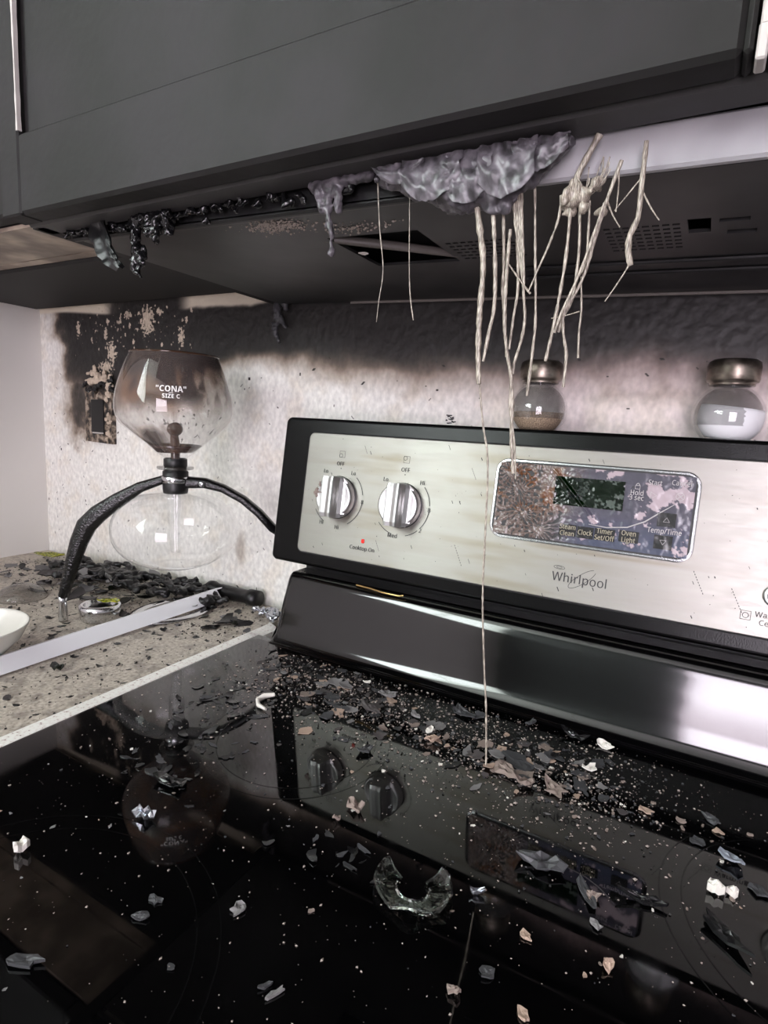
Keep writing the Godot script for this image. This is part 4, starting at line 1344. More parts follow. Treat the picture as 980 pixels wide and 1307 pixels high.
func build_pot() -> void:
	var p := thing("coffee_maker", "glass vacuum coffee maker with smoke-browned upper bowl on a black arched stand", "coffee maker", POT + Vector3(0, CT, 0))
	var b := B.new()
	var up := PackedVector2Array([Vector2(0.0130, 0.190), Vector2(0.0130, 0.206), Vector2(0.0160, 0.2115), Vector2(0.030, 0.2165), Vector2(0.048, 0.2255), Vector2(0.066, 0.2350), Vector2(0.082, 0.2445), Vector2(0.094, 0.2520), Vector2(0.101, 0.2600), Vector2(0.1042, 0.2690), Vector2(0.1040, 0.2780), Vector2(0.1015, 0.2900), Vector2(0.0965, 0.3030), Vector2(0.0900, 0.3170), Vector2(0.0825, 0.3295), Vector2(0.0770, 0.3375)])
	for i in range(3, up.size()): up[i].x = lerpf(up[i].x * 0.85, up[i].x * 0.69, smoothstep(0.02, 0.05, up[i].x))
	b.lathe(up, POT, 72)
	var ub := obj("upper_bowl", b, K.glass, p)
	# smoke film on the inside
	var fb := B.new(true)
	var v := PackedVector3Array()
	var uv := PackedVector2Array()
	var t := PackedInt32Array()
	var n := 72
	for i in range(3, up.size()):
		for j in n + 1:
			var a := TAU * j / n
			v.append(POT + Vector3((up[i].x - 0.0016) * sin(a), up[i].y + 0.0006, (up[i].x - 0.0016) * cos(a)))
			uv.append(Vector2(float(j) / n, 1.0 - (up[i].y - 0.2165) / 0.121))
	for i in up.size() - 4:
		for j in n:
			var a := i * (n + 1) + j
			t.append_array(PackedInt32Array([a, a + 1, a + n + 2, a, a + n + 2, a + n + 1]))
	fb.put(v, t, true, false, uv)
	var fm := M(Color.WHITE, 0.9)
	fm.metallic_specular = 0.15
	fm.albedo_texture = film_texture()
	fm.transparency = BaseMaterial3D.TRANSPARENCY_ALPHA
	fm.cull_mode = BaseMaterial3D.CULL_DISABLED
	obj("smoke_film", fb, fm, ub)
	b = B.new()
	b.lathe(PackedVector2Array([Vector2(0.0529, 0.3370), Vector2(0.0537, 0.3384), Vector2(0.0531, 0.3394), Vector2(0.0523, 0.3384), Vector2(0.0525, 0.3370)]), POT, 72)
	obj("rim", b, K.brown_glass, ub)
	b = B.new()
	b.lathe(PackedVector2Array([Vector2(0.0001, 0.2180), Vector2(0.022, 0.2178), Vector2(0.033, 0.2262), Vector2(0.031, 0.2270), Vector2(0.02, 0.222), Vector2(0.0001, 0.2222)]), POT, 36)
	obj("coffee_residue", b, K.residue, ub)
	# drainer rod with its glass knobs
	b = B.new()
	b.tube(PackedVector3Array([POT + Vector3(0, 0.195, 0), POT + Vector3(0.0, 0.226, 0), POT + Vector3(-0.002, 0.240, 0)]), PackedFloat32Array([0.0055, 0.006, 0.005]), 12)
	for q in [[-0.010, 0.246, -0.006], [0.006, 0.247, 0.004]]:
		var prof := PackedVector2Array()
		for i in 9: prof.append(Vector2(maxf(0.0085 * sin(PI * i / 8), 0.0001), -0.0085 * cos(PI * i / 8)))
		b.lathe(prof, POT + Vector3(q[0], q[1], q[2]), 18)
	obj("drainer", b, K.brown_glass, ub)
	# lettering, bent round the bowl
	for q in [["\"CONA\"", 0.2945, 0.0092, true], ["SIZE C", 0.2862, 0.0066, true]]:
		bowl_text(ub, q[0], q[1], q[2], q[3], 0.79)
	b = B.new()
	b.tube(PackedVector3Array([bowl_pt(0.755, 0.2901), bowl_pt(0.79, 0.2901), bowl_pt(0.825, 0.2901)]), PackedFloat32Array([0.0004]), 5)
	obj("lettering_line", b, K.white_print, ub)
	# lower globe
	b = B.new()
	var lo := PackedVector2Array()
	for i in 25:
		var a := PI * i / 24.0
		var y := 0.1165 - 0.0500 * cos(a)
		var r := 0.0800 * pow(sin(a), 0.80)
		if i == 0: r = 0.0001
		if y > 0.1605 and r < 0.0145: break
		lo.append(Vector2(r, maxf(y, 0.0672)))
	lo.append(Vector2(0.0140, 0.1675))
	lo.append(Vector2(0.0136, 0.1950))
	b.lathe(lo, POT, 72)
	var lg := obj("lower_globe", b, K.glass, p)
	b = B.new()
	b.lathe(PackedVector2Array([Vector2(0.0068, 0.190), Vector2(0.0068, 0.088), Vector2(0.0062, 0.0865), Vector2(0.0056, 0.088), Vector2(0.0056, 0.19)]), POT, 24)
	b.lathe(PackedVector2Array([Vector2(0.0105, 0.168), Vector2(0.0100, 0.125), Vector2(0.0068, 0.121)]), POT, 24)
	obj("funnel_tube", b, K.glass, lg)
	b = B.new()
	b.lathe(PackedVector2Array([Vector2(0.026, 0.0668), Vector2(0.029, 0.0678), Vector2(0.032, 0.0690), Vector2(0.029, 0.0672)]), POT, 48)
	obj("base_ring", b, K.glass, lg)
	b = B.new()
	b.lathe(PackedVector2Array([Vector2(0.0140, 0.1995), Vector2(0.0225, 0.1990), Vector2(0.0232, 0.1972), Vector2(0.0222, 0.1955), Vector2(0.0140, 0.1945)]), POT, 40)
	obj("flange", b, K.soot_glass, lg)
	# collar and stand
	b = B.new()
	b.lathe(PackedVector2Array([Vector2(0.0132, 0.2095), Vector2(0.0146, 0.2085), Vector2(0.0148, 0.2000), Vector2(0.0138, 0.1990), Vector2(0.0138, 0.1940), Vector2(0.0160, 0.1925), Vector2(0.0160, 0.1700), Vector2(0.0152, 0.1645), Vector2(0.0138, 0.1640)]), POT, 40)
	obj("collar", b, K.rubber, p)
	b = B.new()
	b.lathe(PackedVector2Array([Vector2(0.0160, 0.1865), Vector2(0.0174, 0.1855), Vector2(0.0174, 0.1790), Vector2(0.0160, 0.1780)]), POT, 40)
	obj("collar_band", b, K.chrome, p)
	var u := Vector3(0.848, 0, -0.530)
	var w := Vector3(0.530, 0, 0.848)
	for side in [-1, 1]:
		b = B.new()
		# [distance from the axis, height, half thickness, half width, set back]
		var path := [[-0.015, 0.1815, 0.0055, 0.0070, 0], [-0.045, 0.1700, 0.0070, 0.0085, 0], [-0.073, 0.1520, 0.0098, 0.0105, 0], [-0.098, 0.1335, 0.0118, 0.0115, 0], [-0.114, 0.1170, 0.0122, 0.0115, 0], [-0.124, 0.0950, 0.0105, 0.0110, 0], [-0.133, 0.0680, 0.0086, 0.0100, 0], [-0.1405, 0.0420, 0.0070, 0.0090, 0], [-0.1465, 0.0200, 0.0058, 0.0080, 0]]
		if side > 0: path = [[-0.015, 0.1790, 0.0080, 0.0080, 0], [-0.038, 0.1790, 0.0068, 0.0085, 0], [-0.061, 0.1730, 0.0054, 0.0090, 0], [-0.087, 0.1595, 0.0054, 0.0090, 0], [-0.108, 0.1425, 0.0056, 0.0090, 0], [-0.126, 0.1225, 0.0056, 0.0088, -0.002], [-0.147, 0.1020, 0.0050, 0.0070, -0.027], [-0.177, 0.0720, 0.0050, 0.0065, -0.030], [-0.1835, 0.0200, 0.0048, 0.0065, -0.0265]]
		var rings := []
		for i in path.size():
			var q: Array = path[i]
			var a: Array = path[maxi(i - 1, 0)]
			var c: Array = path[mini(i + 1, path.size() - 1)]
			var d := Vector2(c[0] - a[0], c[1] - a[1]).normalized().orthogonal()
			var rr := PackedVector3Array()
			for j in 14:
				var an := TAU * j / 14
				var ca := signf(cos(an)) * pow(absf(cos(an)), 0.75)
				var sa := signf(sin(an)) * pow(absf(sin(an)), 0.75)
				rr.append(POT - u * side * (q[0] + d.x * ca * q[2]) * 1.0 + Vector3.UP * (q[1] + d.y * ca * q[2]) + w * q[4] + w * sa * q[3] * (1.0 + 0.10 * nz.get_noise_2d(i * 90, j * 90)))
			rings.append(rr)
		b.loft(rings, true)
		var leg := obj("stand_leg", b, K.bakelite, p)
		b = B.new()
		var foot: Vector3 = POT + (u * -0.1490 if side < 0 else u * 0.1845 - w * 0.0265)
		b.lathe(PackedVector2Array([Vector2(0.0001, CT + 0.0005), Vector2(0.0052, CT + 0.001), Vector2(0.0060, CT + 0.004), Vector2(0.0052, 0.012), Vector2(0.0058, 0.0215), Vector2(0.0001, 0.022)]), foot - u * side * 0.001, 16)
		obj("chrome_foot", b, K.chrome, leg)
	b = B.new()
	for i in 2:
		var c := POT + u * (0.036 + 0.0 * i) + w * 0.0105 + Vector3.UP * 0.1785
		var xf := Transform3D(Basis(u, w, Vector3.UP.cross(Vector3.ZERO) + u.cross(w)), c)
		b.lathe(PackedVector2Array([Vector2(0.0042, -0.002), Vector2(0.0042, 0.0008), Vector2(0.0025, 0.0016), Vector2(0.0001, 0.0018)]), Vector3.ZERO, 16, true, false, xf)
	obj("screw", b, K.chrome, p)
	# the small spirit burner that stood below, and the ring stand
	var cup := Vector3(-0.606, CT, 0.150)
	var sb := thing("metal_cup", "low shiny metal burner cup on the counter beside the stand's left foot", "metal cup", cup)
	b = B.new()
	b.lathe(PackedVector2Array([Vector2(0.0001, 0.0005), Vector2(0.0225, 0.0005), Vector2(0.0245, 0.003), Vector2(0.0266, 0.0165), Vector2(0.0255, 0.0215), Vector2(0.0215, 0.0230), Vector2(0.0205, 0.0215), Vector2(0.0200, 0.0120), Vector2(0.0001, 0.0110)]), cup, 40)
	obj("cup", b, K.chrome, sb)
	b = B.new()
	b.lathe(PackedVector2Array([Vector2(0.0001, 0.0115), Vector2(0.0195, 0.0125), Vector2(0.0120, 0.0205), Vector2(0.006, 0.0222), Vector2(0.0001, 0.0225)]), cup, 20)
	obj("burnt_wick", b, K.char, sb)
	var rg := Vector3(-0.556, CT, 0.070)
	b = B.new()
	var rings2 := []
	for i in 48:
		var a := TAU * i / 48
		var o := Vector3(cos(a) * 0.040, 0, sin(a) * 0.060)
		var rr := PackedVector3Array()
		for q in [[-0.007, 0.0004], [-0.0072, 0.0030], [0.0, 0.0046], [0.0072, 0.0030], [0.007, 0.0004]]:
			rr.append(rg + o + o.normalized() * q[0] + Vector3.UP * q[1])
		rings2.append(rr)
	rings2.append(rings2[0])
	b.loft(rings2, true, false, false)
	solo("metal_ring", b, K.chrome, "flat oval metal ring lying under the far end of the white plastic strip", "metal ring", rg)

func bowl_r(y: float) -> float:
	var a := [[0.2600, 0.101], [0.2690, 0.1042], [0.2780, 0.1040], [0.2900, 0.1015], [0.3030, 0.0965], [0.3170, 0.0900], [0.3295, 0.0825]]
	for i in a.size() - 1:
		if y <= a[i + 1][0]: return 0.69 * lerpf(a[i][1], a[i + 1][1], (y - a[i][0]) / (a[i + 1][0] - a[i][0]))
	return 0.0569

func bowl_pt(ang: float, y: float, off := 0.0005) -> Vector3:
	var r := bowl_r(y) + off
	return POT + Vector3(sin(ang) * r, y, cos(ang) * r)

func bowl_text(parent: Node, txt: String, y: float, h: float, bold: bool, ang: float) -> void:
	var tm := TextMesh.new()
	var f := SystemFont.new()
	f.font_names = PackedStringArray(["Droid Sans"])
	if bold: f.font_weight = 700
	tm.font = f
	tm.text = txt
	tm.font_size = 64
	tm.pixel_size = h / 64.0
	tm.depth = 0.0003
	tm.curve_step = 3.0
	var a := tm.get_mesh_arrays()
	var v: PackedVector3Array = a[Mesh.ARRAY_VERTEX]
	var nn: PackedVector3Array = a[Mesh.ARRAY_NORMAL]
	for i in v.size():
		var an := ang + v[i].x / 0.069
		nn[i] = Basis(Vector3.UP, an) * nn[i]
		v[i] = bowl_pt(an, y + v[i].y, 0.0007 + v[i].z)
	var out := []
	out.resize(Mesh.ARRAY_MAX)
	out[Mesh.ARRAY_VERTEX] = v
	out[Mesh.ARRAY_NORMAL] = nn
	out[Mesh.ARRAY_INDEX] = a[Mesh.ARRAY_INDEX]
	var m := ArrayMesh.new()
	m.add_surface_from_arrays(Mesh.PRIMITIVE_TRIANGLES, out)
	place("lettering", m, K.white_print, parent)

func build_shakers() -> void:
	for q in [[-0.0755, 0.0, "round glass shaker of ground pepper with metal cap, behind the melted strings", "pepper", 0.0], [0.0985, 0.0, "round glass shaker half full of white salt with metal cap, standing near the right edge", "salt", 0.0]]:
		var c := Vector3(q[0], 0.2651, 0.0035)
		var s := thing("spice_shaker", q[2], "shaker", c)
		var b := B.new()
		var pr := PackedVector2Array([Vector2(0.0001, 0.0006), Vector2(0.017, 0.0006)])
		for i in range(3, 15):
			var a := -0.92 + i * 0.155
			pr.append(Vector2(0.0300 * cos(a), 0.0245 + 0.0300 * sin(a)))
		pr.append(Vector2(0.0168, 0.0520))
		pr.append(Vector2(0.0166, 0.0560))
		b.lathe(pr, c, 48)
		obj("glass_body", b, K.glass, s)
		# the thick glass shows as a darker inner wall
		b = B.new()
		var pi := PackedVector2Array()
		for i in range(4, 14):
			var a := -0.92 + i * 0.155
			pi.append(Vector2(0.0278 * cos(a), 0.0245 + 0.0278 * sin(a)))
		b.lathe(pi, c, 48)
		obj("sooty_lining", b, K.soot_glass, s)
		b = B.new()
		var lvl := 0.0225 if q[3] == "pepper" else 0.0330
		var fill := PackedVector2Array([Vector2(0.0001, 0.0030)])
		for i in 13:
			var a := -0.88 + i * 0.11
			var y := 0.0245 + 0.0268 * sin(a)
			if y > lvl: break
			fill.append(Vector2(0.0268 * cos(a), y))
		var top := fill[-1].x
		fill.append(Vector2(top * 0.98, lvl))
		fill.append(Vector2(0.0001, lvl + 0.001))
		b.lathe(fill, c, 40, true, false, Transform3D(Basis(), c) * Transform3D(Basis(Vector3(0, 0, 1), -0.10 if q[3] == "salt" else 0.0), Vector3.ZERO) * Transform3D(Basis(), -c))
		obj("salt" if q[3] == "salt" else "ground_pepper", b, K.salt if q[3] == "salt" else K.pepper, s)
		b = B.new()
		b.lathe(PackedVector2Array([Vector2(0.0172, 0.0520), Vector2(0.0182, 0.0520), Vector2(0.0186, 0.0532), Vector2(0.0182, 0.0545), Vector2(0.0206, 0.0552), Vector2(0.0216, 0.0575), Vector2(0.0217, 0.0690), Vector2(0.0205, 0.0730), Vector2(0.0175, 0.0752), Vector2(0.0165, 0.0744), Vector2(0.0001, 0.0750)]), c, 48)
		obj("cap", b, K.jar_cap, s)

func build_counter_things() -> void:
	# white plastic channel
	var a := Vector3(-0.5420, CT + 0.0005, 0.44)
	var e := Vector3(-0.5340, CT + 0.0060, 0.004)
	var z := (a - e).normalized()
	var x := Vector3.UP.cross(z).normalized()
	var xf := Transform3D(Basis(x, z.cross(x), z), e)
	var l := a.distance_to(e)
	var s := thing("plastic_strip", "long white plastic edging strip lying across the counter in front of the coffee maker", "plastic strip", (a + e) / 2)
	var b := B.new()
	b.prism(PackedVector2Array([Vector2(0.0090, 0.0), Vector2(-0.0045, 0.0150), Vector2(-0.0145, 0.0120), Vector2(-0.0140, 0.0108), Vector2(-0.0048, 0.0134), Vector2(0.0070, 0.0)]), 0.0, l, xf)
	obj("channel", b, K.plastic, s)
	b = B.new()
	b.prism(PackedVector2Array([Vector2(-0.0145, 0.0106), Vector2(-0.0145, 0.0120), Vector2(-0.0045, 0.0150), Vector2(-0.0040, 0.0134)]), -0.016, 0.0, xf)
	obj("torn_end", b, K.plastic, s)
	# bowl
	var c := Vector3(-0.590, CT, 0.322)
	b = B.new()
	b.lathe(PackedVector2Array([Vector2(0.0001, 0.0004), Vector2(0.022, 0.0004), Vector2(0.024, 0.0035), Vector2(0.040, 0.0135), Vector2(0.054, 0.028), Vector2(0.0612, 0.0420), Vector2(0.0620, 0.0440), Vector2(0.0605, 0.0446), Vector2(0.0590, 0.0425), Vector2(0.051, 0.0290), Vector2(0.037, 0.0165), Vector2(0.020, 0.0085), Vector2(0.0001, 0.0070)]), c, 56)
	solo("bowl", b, K.bowl, "small white ceramic bowl dusted with ash at the left edge of the counter", "bowl", c)
	# fallen glass dome far left
	c = Vector3(-0.775, CT, 0.160)
	b = B.new()
	b.lathe(PackedVector2Array([Vector2(0.0001, 0.020), Vector2(0.014, 0.0185), Vector2(0.026, 0.013), Vector2(0.033, 0.005), Vector2(0.035, 0.0004), Vector2(0.033, 0.0004)]), c, 40)
	solo("glass_dome", b, K.soot_glass, "low smoky glass dome lying on the counter left of the stand", "glass dome", c)
	# burnt tube against the wall
	c = Vector3(-0.520, CT + 0.0128, -0.014)
	b = B.new()
	b.lathe(PackedVector2Array([Vector2(0.0080, 0.050), Vector2(0.0125, 0.050), Vector2(0.0128, 0.042), Vector2(0.0105, 0.040), Vector2(0.0105, -0.030), Vector2(0.0125, -0.032), Vector2(0.0125, -0.050), Vector2(0.0001, -0.050)]), Vector3.ZERO, 24, true, false, Transform3D(Basis(Vector3(0, 0, 1), PI / 2 + 0.02), c))
	solo("charred_tube", b, K.char, "charred black tube lying on the counter against the wall behind the strip", "tube", c - Vector3(0, 0.012, 0))
	# shiny crumpled bit beside the range
	b = B.new()
	rng.seed = 15
	var caps := []
	for i in 12:
		var p := Vector3(-0.425 + rng.randfn() * 0.010, CT + 0.007 + rng.randf() * 0.004, 0.012 + rng.randfn() * 0.010)
		caps.append([p, p + Vector3(rng.randfn() * 0.008, rng.randfn() * 0.002, rng.randfn() * 0.005), 0.0042, 0.0025])
	b.blob(caps, 0.0014, 0.0015, 0.0030, nz, 7000.0)
	solo("foil_scrap", b, K.foil, "crumpled silvery scrap on the counter corner beside the range", "foil", Vector3(-0.425, CT, 0.012))
	# burnt leaves
	for q in [[Vector3(-0.955, CT + 0.006, 0.010), 0.062, 0.034, 0.5, K.leaf, "half-burnt yellow-green leaf in the far corner of the counter"], [Vector3(-0.598, CT + 0.0228, 0.143), 0.034, 0.018, 0.6, K.leaf, "curled yellow-green leaf resting on the metal burner cup"],
			[Vector3(-0.500, CT + 0.001, 0.275), 0.020, 0.011, 0.2, K.leaf_dark, "small dark olive leaf on the counter near its white edge strip, below the plastic strip"], [Vector3(-0.445, CT + 0.001, 0.062), 0.016, 0.010, 2.0, K.leaf_dark, "small black-green curl on the counter near the metal ring's right side"]]:
		b = B.new()
		flake_into(b, q[0], 100 + int(q[1] * 1000), q[1], q[2], q[3], 0.0012, 0.25, 0.002, true)
		solo("burnt_leaf", b, q[4], q[5], "leaf", q[0])
	# heap of charred leaves and plastic behind the coffee maker
	b = B.new()
	caps = []
	rng.seed = 19
	for i in 90:
		var f := rng.randf()
		var p := Vector3(lerpf(-0.86, -0.53, f) + rng.randfn() * 0.012, CT + 0.0125, lerpf(0.055, 0.0, f) + rng.randfn() * 0.026)
		p.z = maxf(p.z, -0.014)
		caps.append([p, p + Vector3(rng.randfn() * 0.020, absf(rng.randfn()) * 0.004, rng.randfn() * 0.010), rng.randf_range(0.003, 0.008), 0.004])
	b.blob(caps, 0.0026, 0.004, 0.0050, nz, 3500.0)
	var hp := solo("charred_heap", b, K.char, "matted black heap of charred plant remains along the wall under the coffee maker", "char heap", Vector3(-0.69, CT, 0.02))
	hp.set_meta("kind", "stuff")

# ------------------------------------------------------------------ outlet
func build_outlet() -> void:
	var c := Vector3(-0.853, 0.265, WALL_Z)
	var o := thing("wall_switch", "burnt beige wall switch plate on the sooty wall, half melted with plaster broken out above", "wall switch", c)
	var xf := Transform3D(Basis(), c + Vector3(0, -0.006, -0.004))
	var b := B.new()
	var poly := PackedVector2Array([Vector2(-0.036, -0.050), Vector2(0.036, -0.052), Vector2(0.037, 0.036), Vector2(0.028, 0.044), Vector2(0.018, 0.039), Vector2(0.006, 0.040), Vector2(-0.004, 0.032), Vector2(-0.015, 0.040), Vector2(-0.026, 0.034), Vector2(-0.035, 0.038)])
	b.prism(poly, 0.0, 0.009, xf)
	obj("plate", b, K.plate, o)
	b = B.new()
	b.slab(xf * Transform3D(Basis(), Vector3(0.0, -0.006, 0)), 0.034, 0.060, 0.002, 0.008, 0.0112, 0.001, 2)
	var rk := obj("rocker", b, K.char, o)
	b = B.new()
	b.box(Vector3(0.002, -0.034, 0.0118), Vector3(0.030, 0.0022, 0.0022), 0.0006, xf)
	obj("rocker_edge", b, K.chip, rk)
	b = B.new()
	rng.seed = 23
	var caps := []
	for i in 22:
		var p := xf * Vector3(0.026 + rng.randfn() * 0.003, rng.randf_range(-0.045, 0.05), 0.009)
		caps.append([p, p + Vector3(rng.randfn() * 0.003, 0.003, 0), rng.randf_range(0.0015, 0.0042), 0.001])
	b.blob(caps, 0.0014, 0.002, 0.0022, nz, 9000.0)
	obj("blistered_paint", b, K.plaster, o)
	b = B.new()
	caps = []
	for i in 26:
		var p := xf * Vector3(-0.006 + rng.randfn() * 0.016, 0.060 + rng.randfn() * 0.007, 0.004)
		caps.append([p, p + Vector3(rng.randfn() * 0.007, rng.randfn() * 0.005, 0.002), rng.randf_range(0.002, 0.006), 0.0015])
	b.blob(caps, 0.0014, 0.0015, 0.0030, nz, 8000.0)
	obj("broken_plaster", b, K.plaster, o)
	b = B.new()
	caps = []
	for i in 12:
		var x := -0.040 + i * 0.0072
		var p := xf * Vector3(x, 0.045 - 0.006 * sin(i * 0.7) + rng.randfn() * 0.0015, 0.007)
		caps.append([p, p + Vector3(0.007, rng.randfn() * 0.002, 0.0), 0.0035, 0.0028])
	for i in 5:
		var p := xf * Vector3(0.020 + 0.004 * i, 0.050 + i * 0.003 - 0.004 * (i % 2), 0.008)
		caps.append([p, p + Vector3(0.004, -0.006, 0), 0.003, 0.002])
	b.blob(caps, 0.0014, 0.002, 0.0022, nz, 9000.0)
	obj("melted_edge", b, K.char, o)

# ------------------------------------------------------------------ debris
func flake_into(b: B, at: Vector3, seed_: int, sx: float, sz: float, yaw: float, thick: float, curl: float, rough: float, leaf := false) -> void:
	# an irregular thin plate, buckled and curled, resting on its lowest point
	var r2 := RandomNumberGenerator.new()
	r2.seed = seed_
	var n := 11
	var ringn := 3
	var rim := []
	for j in n:
		var k := r2.randf_range(0.50, 1.0)
		if leaf: k = 0.9
		rim.append(k)
	var v := PackedVector3Array()
	var ph := r2.randf() * 6.0
	for side in 2:
		v.append(Vector3(0, 0, 0))
		for i in ringn:
			var f := (i + 1.0) / ringn
			for j in n:
				var a := TAU * j / n
				v.append(Vector3(cos(a) * rim[j] * f * sx * 0.5, 0, sin(a) * rim[j] * f * sz * 0.5))
	var m := v.size() / 2
	var low := 1e9
	for i in m:
		var p := v[i]
		var h := curl * (p.x * p.x) / sx * 0.75 + rough * sin(p.x * 700 + ph) * cos(p.z * 820 + ph * 2) + rough * r2.randf_range(-0.7, 0.7)
		h += curl * 0.35 * p.z * sin(ph)
		v[i].y = h + thick
		v[i + m].y = h
		low = minf(low, h)
	var rot := Basis(Vector3.UP, yaw)
	for i in v.size():
		v[i].y -= low
		v[i] = at + rot * v[i]
	var t := PackedInt32Array()
	for side in 2:
		var o := side * m
		var f := []
		for j in n:
			var k := (j + 1) % n
			f.append([o, o + 1 + j, o + 1 + k])
			for i in ringn - 1:
				var q := o + 1 + i * n
				f.append([q + j, q + n + j, q + n + k])
				f.append([q + j, q + n + k, q + k])
		for g in f:
			t.append_array(PackedInt32Array([g[0], g[1], g[2]] if side == 0 else [g[0], g[2], g[1]]))
	for j in n:
		var k := (j + 1) % n
		var q := 1 + (ringn - 1) * n
		t.append_array(PackedInt32Array([q + j, m + q + j, m + q + k, q + j, m + q + k, q + k]))
	b.solid(v, t)

func crumb_mesh(seed_: int) -> ArrayMesh:
	var r2 := RandomNumberGenerator.new()
	r2.seed = seed_
	var b := B.new()
	var v := PackedVector3Array()
	for d in [Vector3.UP, Vector3.DOWN, Vector3.LEFT, Vector3.RIGHT, Vector3.FORWARD, Vector3.BACK]: v.append(d * r2.randf_range(0.5, 1.0))
	b.solid(v, PackedInt32Array([0, 2, 4, 0, 4, 3, 0, 3, 5, 0, 5, 2, 1, 4, 2, 1, 3, 4, 1, 5, 3, 1, 2, 5]))
	return b.mesh()

func hero(called: String, label: String, x: float, z: float, sx: float, sz: float, yaw: float, mat: Material, curl: float, rough: float, seed_: int, thick := 0.0009, y := GT) -> void:
	var b := B.new()
	flake_into(b, Vector3.ZERO, seed_, sx, sz, yaw, thick, curl, rough)
	var o := place(called, b.mesh(), mat, self, Transform3D(Basis(), Vector3(x, y, z)))
	tag(o, label, "debris")

func build_debris() -> void:
	var Y := GT
	# pieces that can be told apart
	var b := B.new()
	b.tube(PackedVector3Array([Vector3(-0.244, Y + 0.006, 0.221), Vector3(-0.2525, Y + 0.004, 0.226), Vector3(-0.2535, Y + 0.003, 0.234), Vector3(-0.246, Y + 0.003, 0.241), Vector3(-0.236, Y + 0.003, 0.243)]), PackedFloat32Array([0.0018, 0.0028, 0.0026, 0.0030, 0.0016]), 8, 0.7)
	solo("paint_curl", b, K.white, "white C-shaped paint curl on the cooktop below the range's left corner", "debris", Vector3(-0.246, Y, 0.232))
	hero("paint_flake", "upright light grey flake at the back of the debris drift, left half", -0.159, 0.151, 0.022, 0.020, 0.3, K.ash, 0.7, 0.0012, 201, 0.001)
	hero("paint_flake", "long brown-grey flake near the middle of the debris drift, below the upright grey one", -0.158, 0.186, 0.040, 0.014, -0.4, K.brown, 0.3, 0.0014, 202)
	hero("paint_flake", "short pale straight flake right of the long brown-grey flake", -0.119, 0.172, 0.017, 0.008, -0.5, K.ash, 0.3, 0.0006, 203, 0.002)
	hero("paint_flake", "large dark grey flake at the rear of the drift, nearest the vent trim", -0.086, 0.142, 0.036, 0.018, -0.4, K.char_grey, 0.3, 0.0012, 204)
	hero("paint_flake", "flat dark grey star-shaped flake, largest in the right half of the drift", -0.018, 0.190, 0.034, 0.024, -0.5, K.char_grey, 0.1, 0.0006, 205)
	hero("paint_flake", "crumpled beige flake under the dark star-shaped one", -0.022, 0.210, 0.028, 0.018, -0.6, K.crust, 0.6, 0.0022, 206)
	hero("paint_flake", "beige folded flake just right of the crumpled beige one", -0.004, 0.218, 0.020, 0.015, 0.4, K.crust, 0.9, 0.0020, 207)
	hero("paint_flake", "beige curled flake at the right end of the drift", 0.016, 0.213, 0.026, 0.015, -0.5, K.crust, 0.7, 0.0018, 208)
	hero("paint_flake", "pale shell-shaped curl standing apart right of the drift", 0.034, 0.169, 0.018, 0.014, 0.7, K.white, 1.2, 0.0012, 209)
	hero("paint_flake", "pale curl lying against the foot of the vent trim", 0.040, 0.126, 0.018, 0.010, -0.3, K.white, 1.0, 0.0012, 210)
	hero("char_flake", "dark glossy curl with upturned ends against the vent trim, left of the pale curl", 0.014, 0.127, 0.030, 0.012, -0.3, K.char_shiny, 1.1, 0.0016, 211, 0.0012)
	hero("char_flake", "narrow grey flake leaning up at the foot of the vent trim", -0.025, 0.126, 0.018, 0.008, 1.2, K.char_grey, 1.4, 0.0008, 212, 0.0012)
	hero("paint_flake", "flat peach flake alone right of the drift", 0.077, 0.199, 0.014, 0.009, -0.3, K.peach, 0.2, 0.0006, 213)
	hero("char_flake", "torn grey flake at the right, touching a small peach one", 0.119, 0.184, 0.020, 0.009, -0.5, K.char_grey, 0.5, 0.0010, 214)
	hero("paint_flake", "small peach flake at the right, tucked under the torn grey one", 0.123, 0.195, 0.010, 0.006, -0.5, K.peach, 0.3, 0.0005, 215)
	hero("paint_flake", "small triangular tan flake between the two peach flakes", 0.100, 0.197, 0.008, 0.006, 0.2, K.crust, 0.4, 0.0004, 216)
	hero("char_flake", "squarish dark grey flake with a white crumb at its foot, right side of the cooktop", 0.110, 0.214, 0.012, 0.011, 0.2, K.char_grey, 0.2, 0.0004, 217)
	hero("paint_flake", "bluish light grey curled flake near the right edge of the picture", 0.130, 0.222, 0.020, 0.015, -0.6, K.ash_blue, 0.9, 0.0014, 218, 0.0012)
	hero("ash_lump", "larger of two white ash lumps by the right edge of the picture", 0.120, 0.257, 0.012, 0.010, 0.2, K.white, 0.3, 0.0018, 219, 0.005)
	hero("ash_lump", "smaller of two white ash lumps by the right edge of the picture", 0.1295, 0.2535, 0.009, 0.007, 0.6, K.white, 0.3, 0.0014, 220, 0.0035)
	hero("char_flake", "flat grey flake right beside the two white ash lumps", 0.143, 0.242, 0.018, 0.012, -0.8, K.char_grey, 0.2, 0.0006, 221)
	hero("char_flake", "long dark curled flake with a shiny tip, lower right over the panel's reflection", 0.124, 0.289, 0.036, 0.013, -0.75, K.char, 0.6, 0.0016, 222, 0.0018)
	hero("char_flake", "slim glossy black curl with a blue-white shine, right of the folded dark sheet", 0.085, 0.288, 0.034, 0.0075, 0.18, K.char_shiny, 0.7, 0.0012, 223, 0.0016)
	hero("folded_sheet", "large folded dark grey paper-like sheet on the right half of the cooktop", 0.026, 0.293, 0.036, 0.016, 0.15, K.char_grey, 0.5, 0.0026, 224, 0.0008)
	hero("folded_sheet", "narrow dark strip slanting down from the folded sheet", 0.054, 0.300, 0.034, 0.008, -1.05, K.char_grey, 0.2, 0.0010, 225, 0.0008)
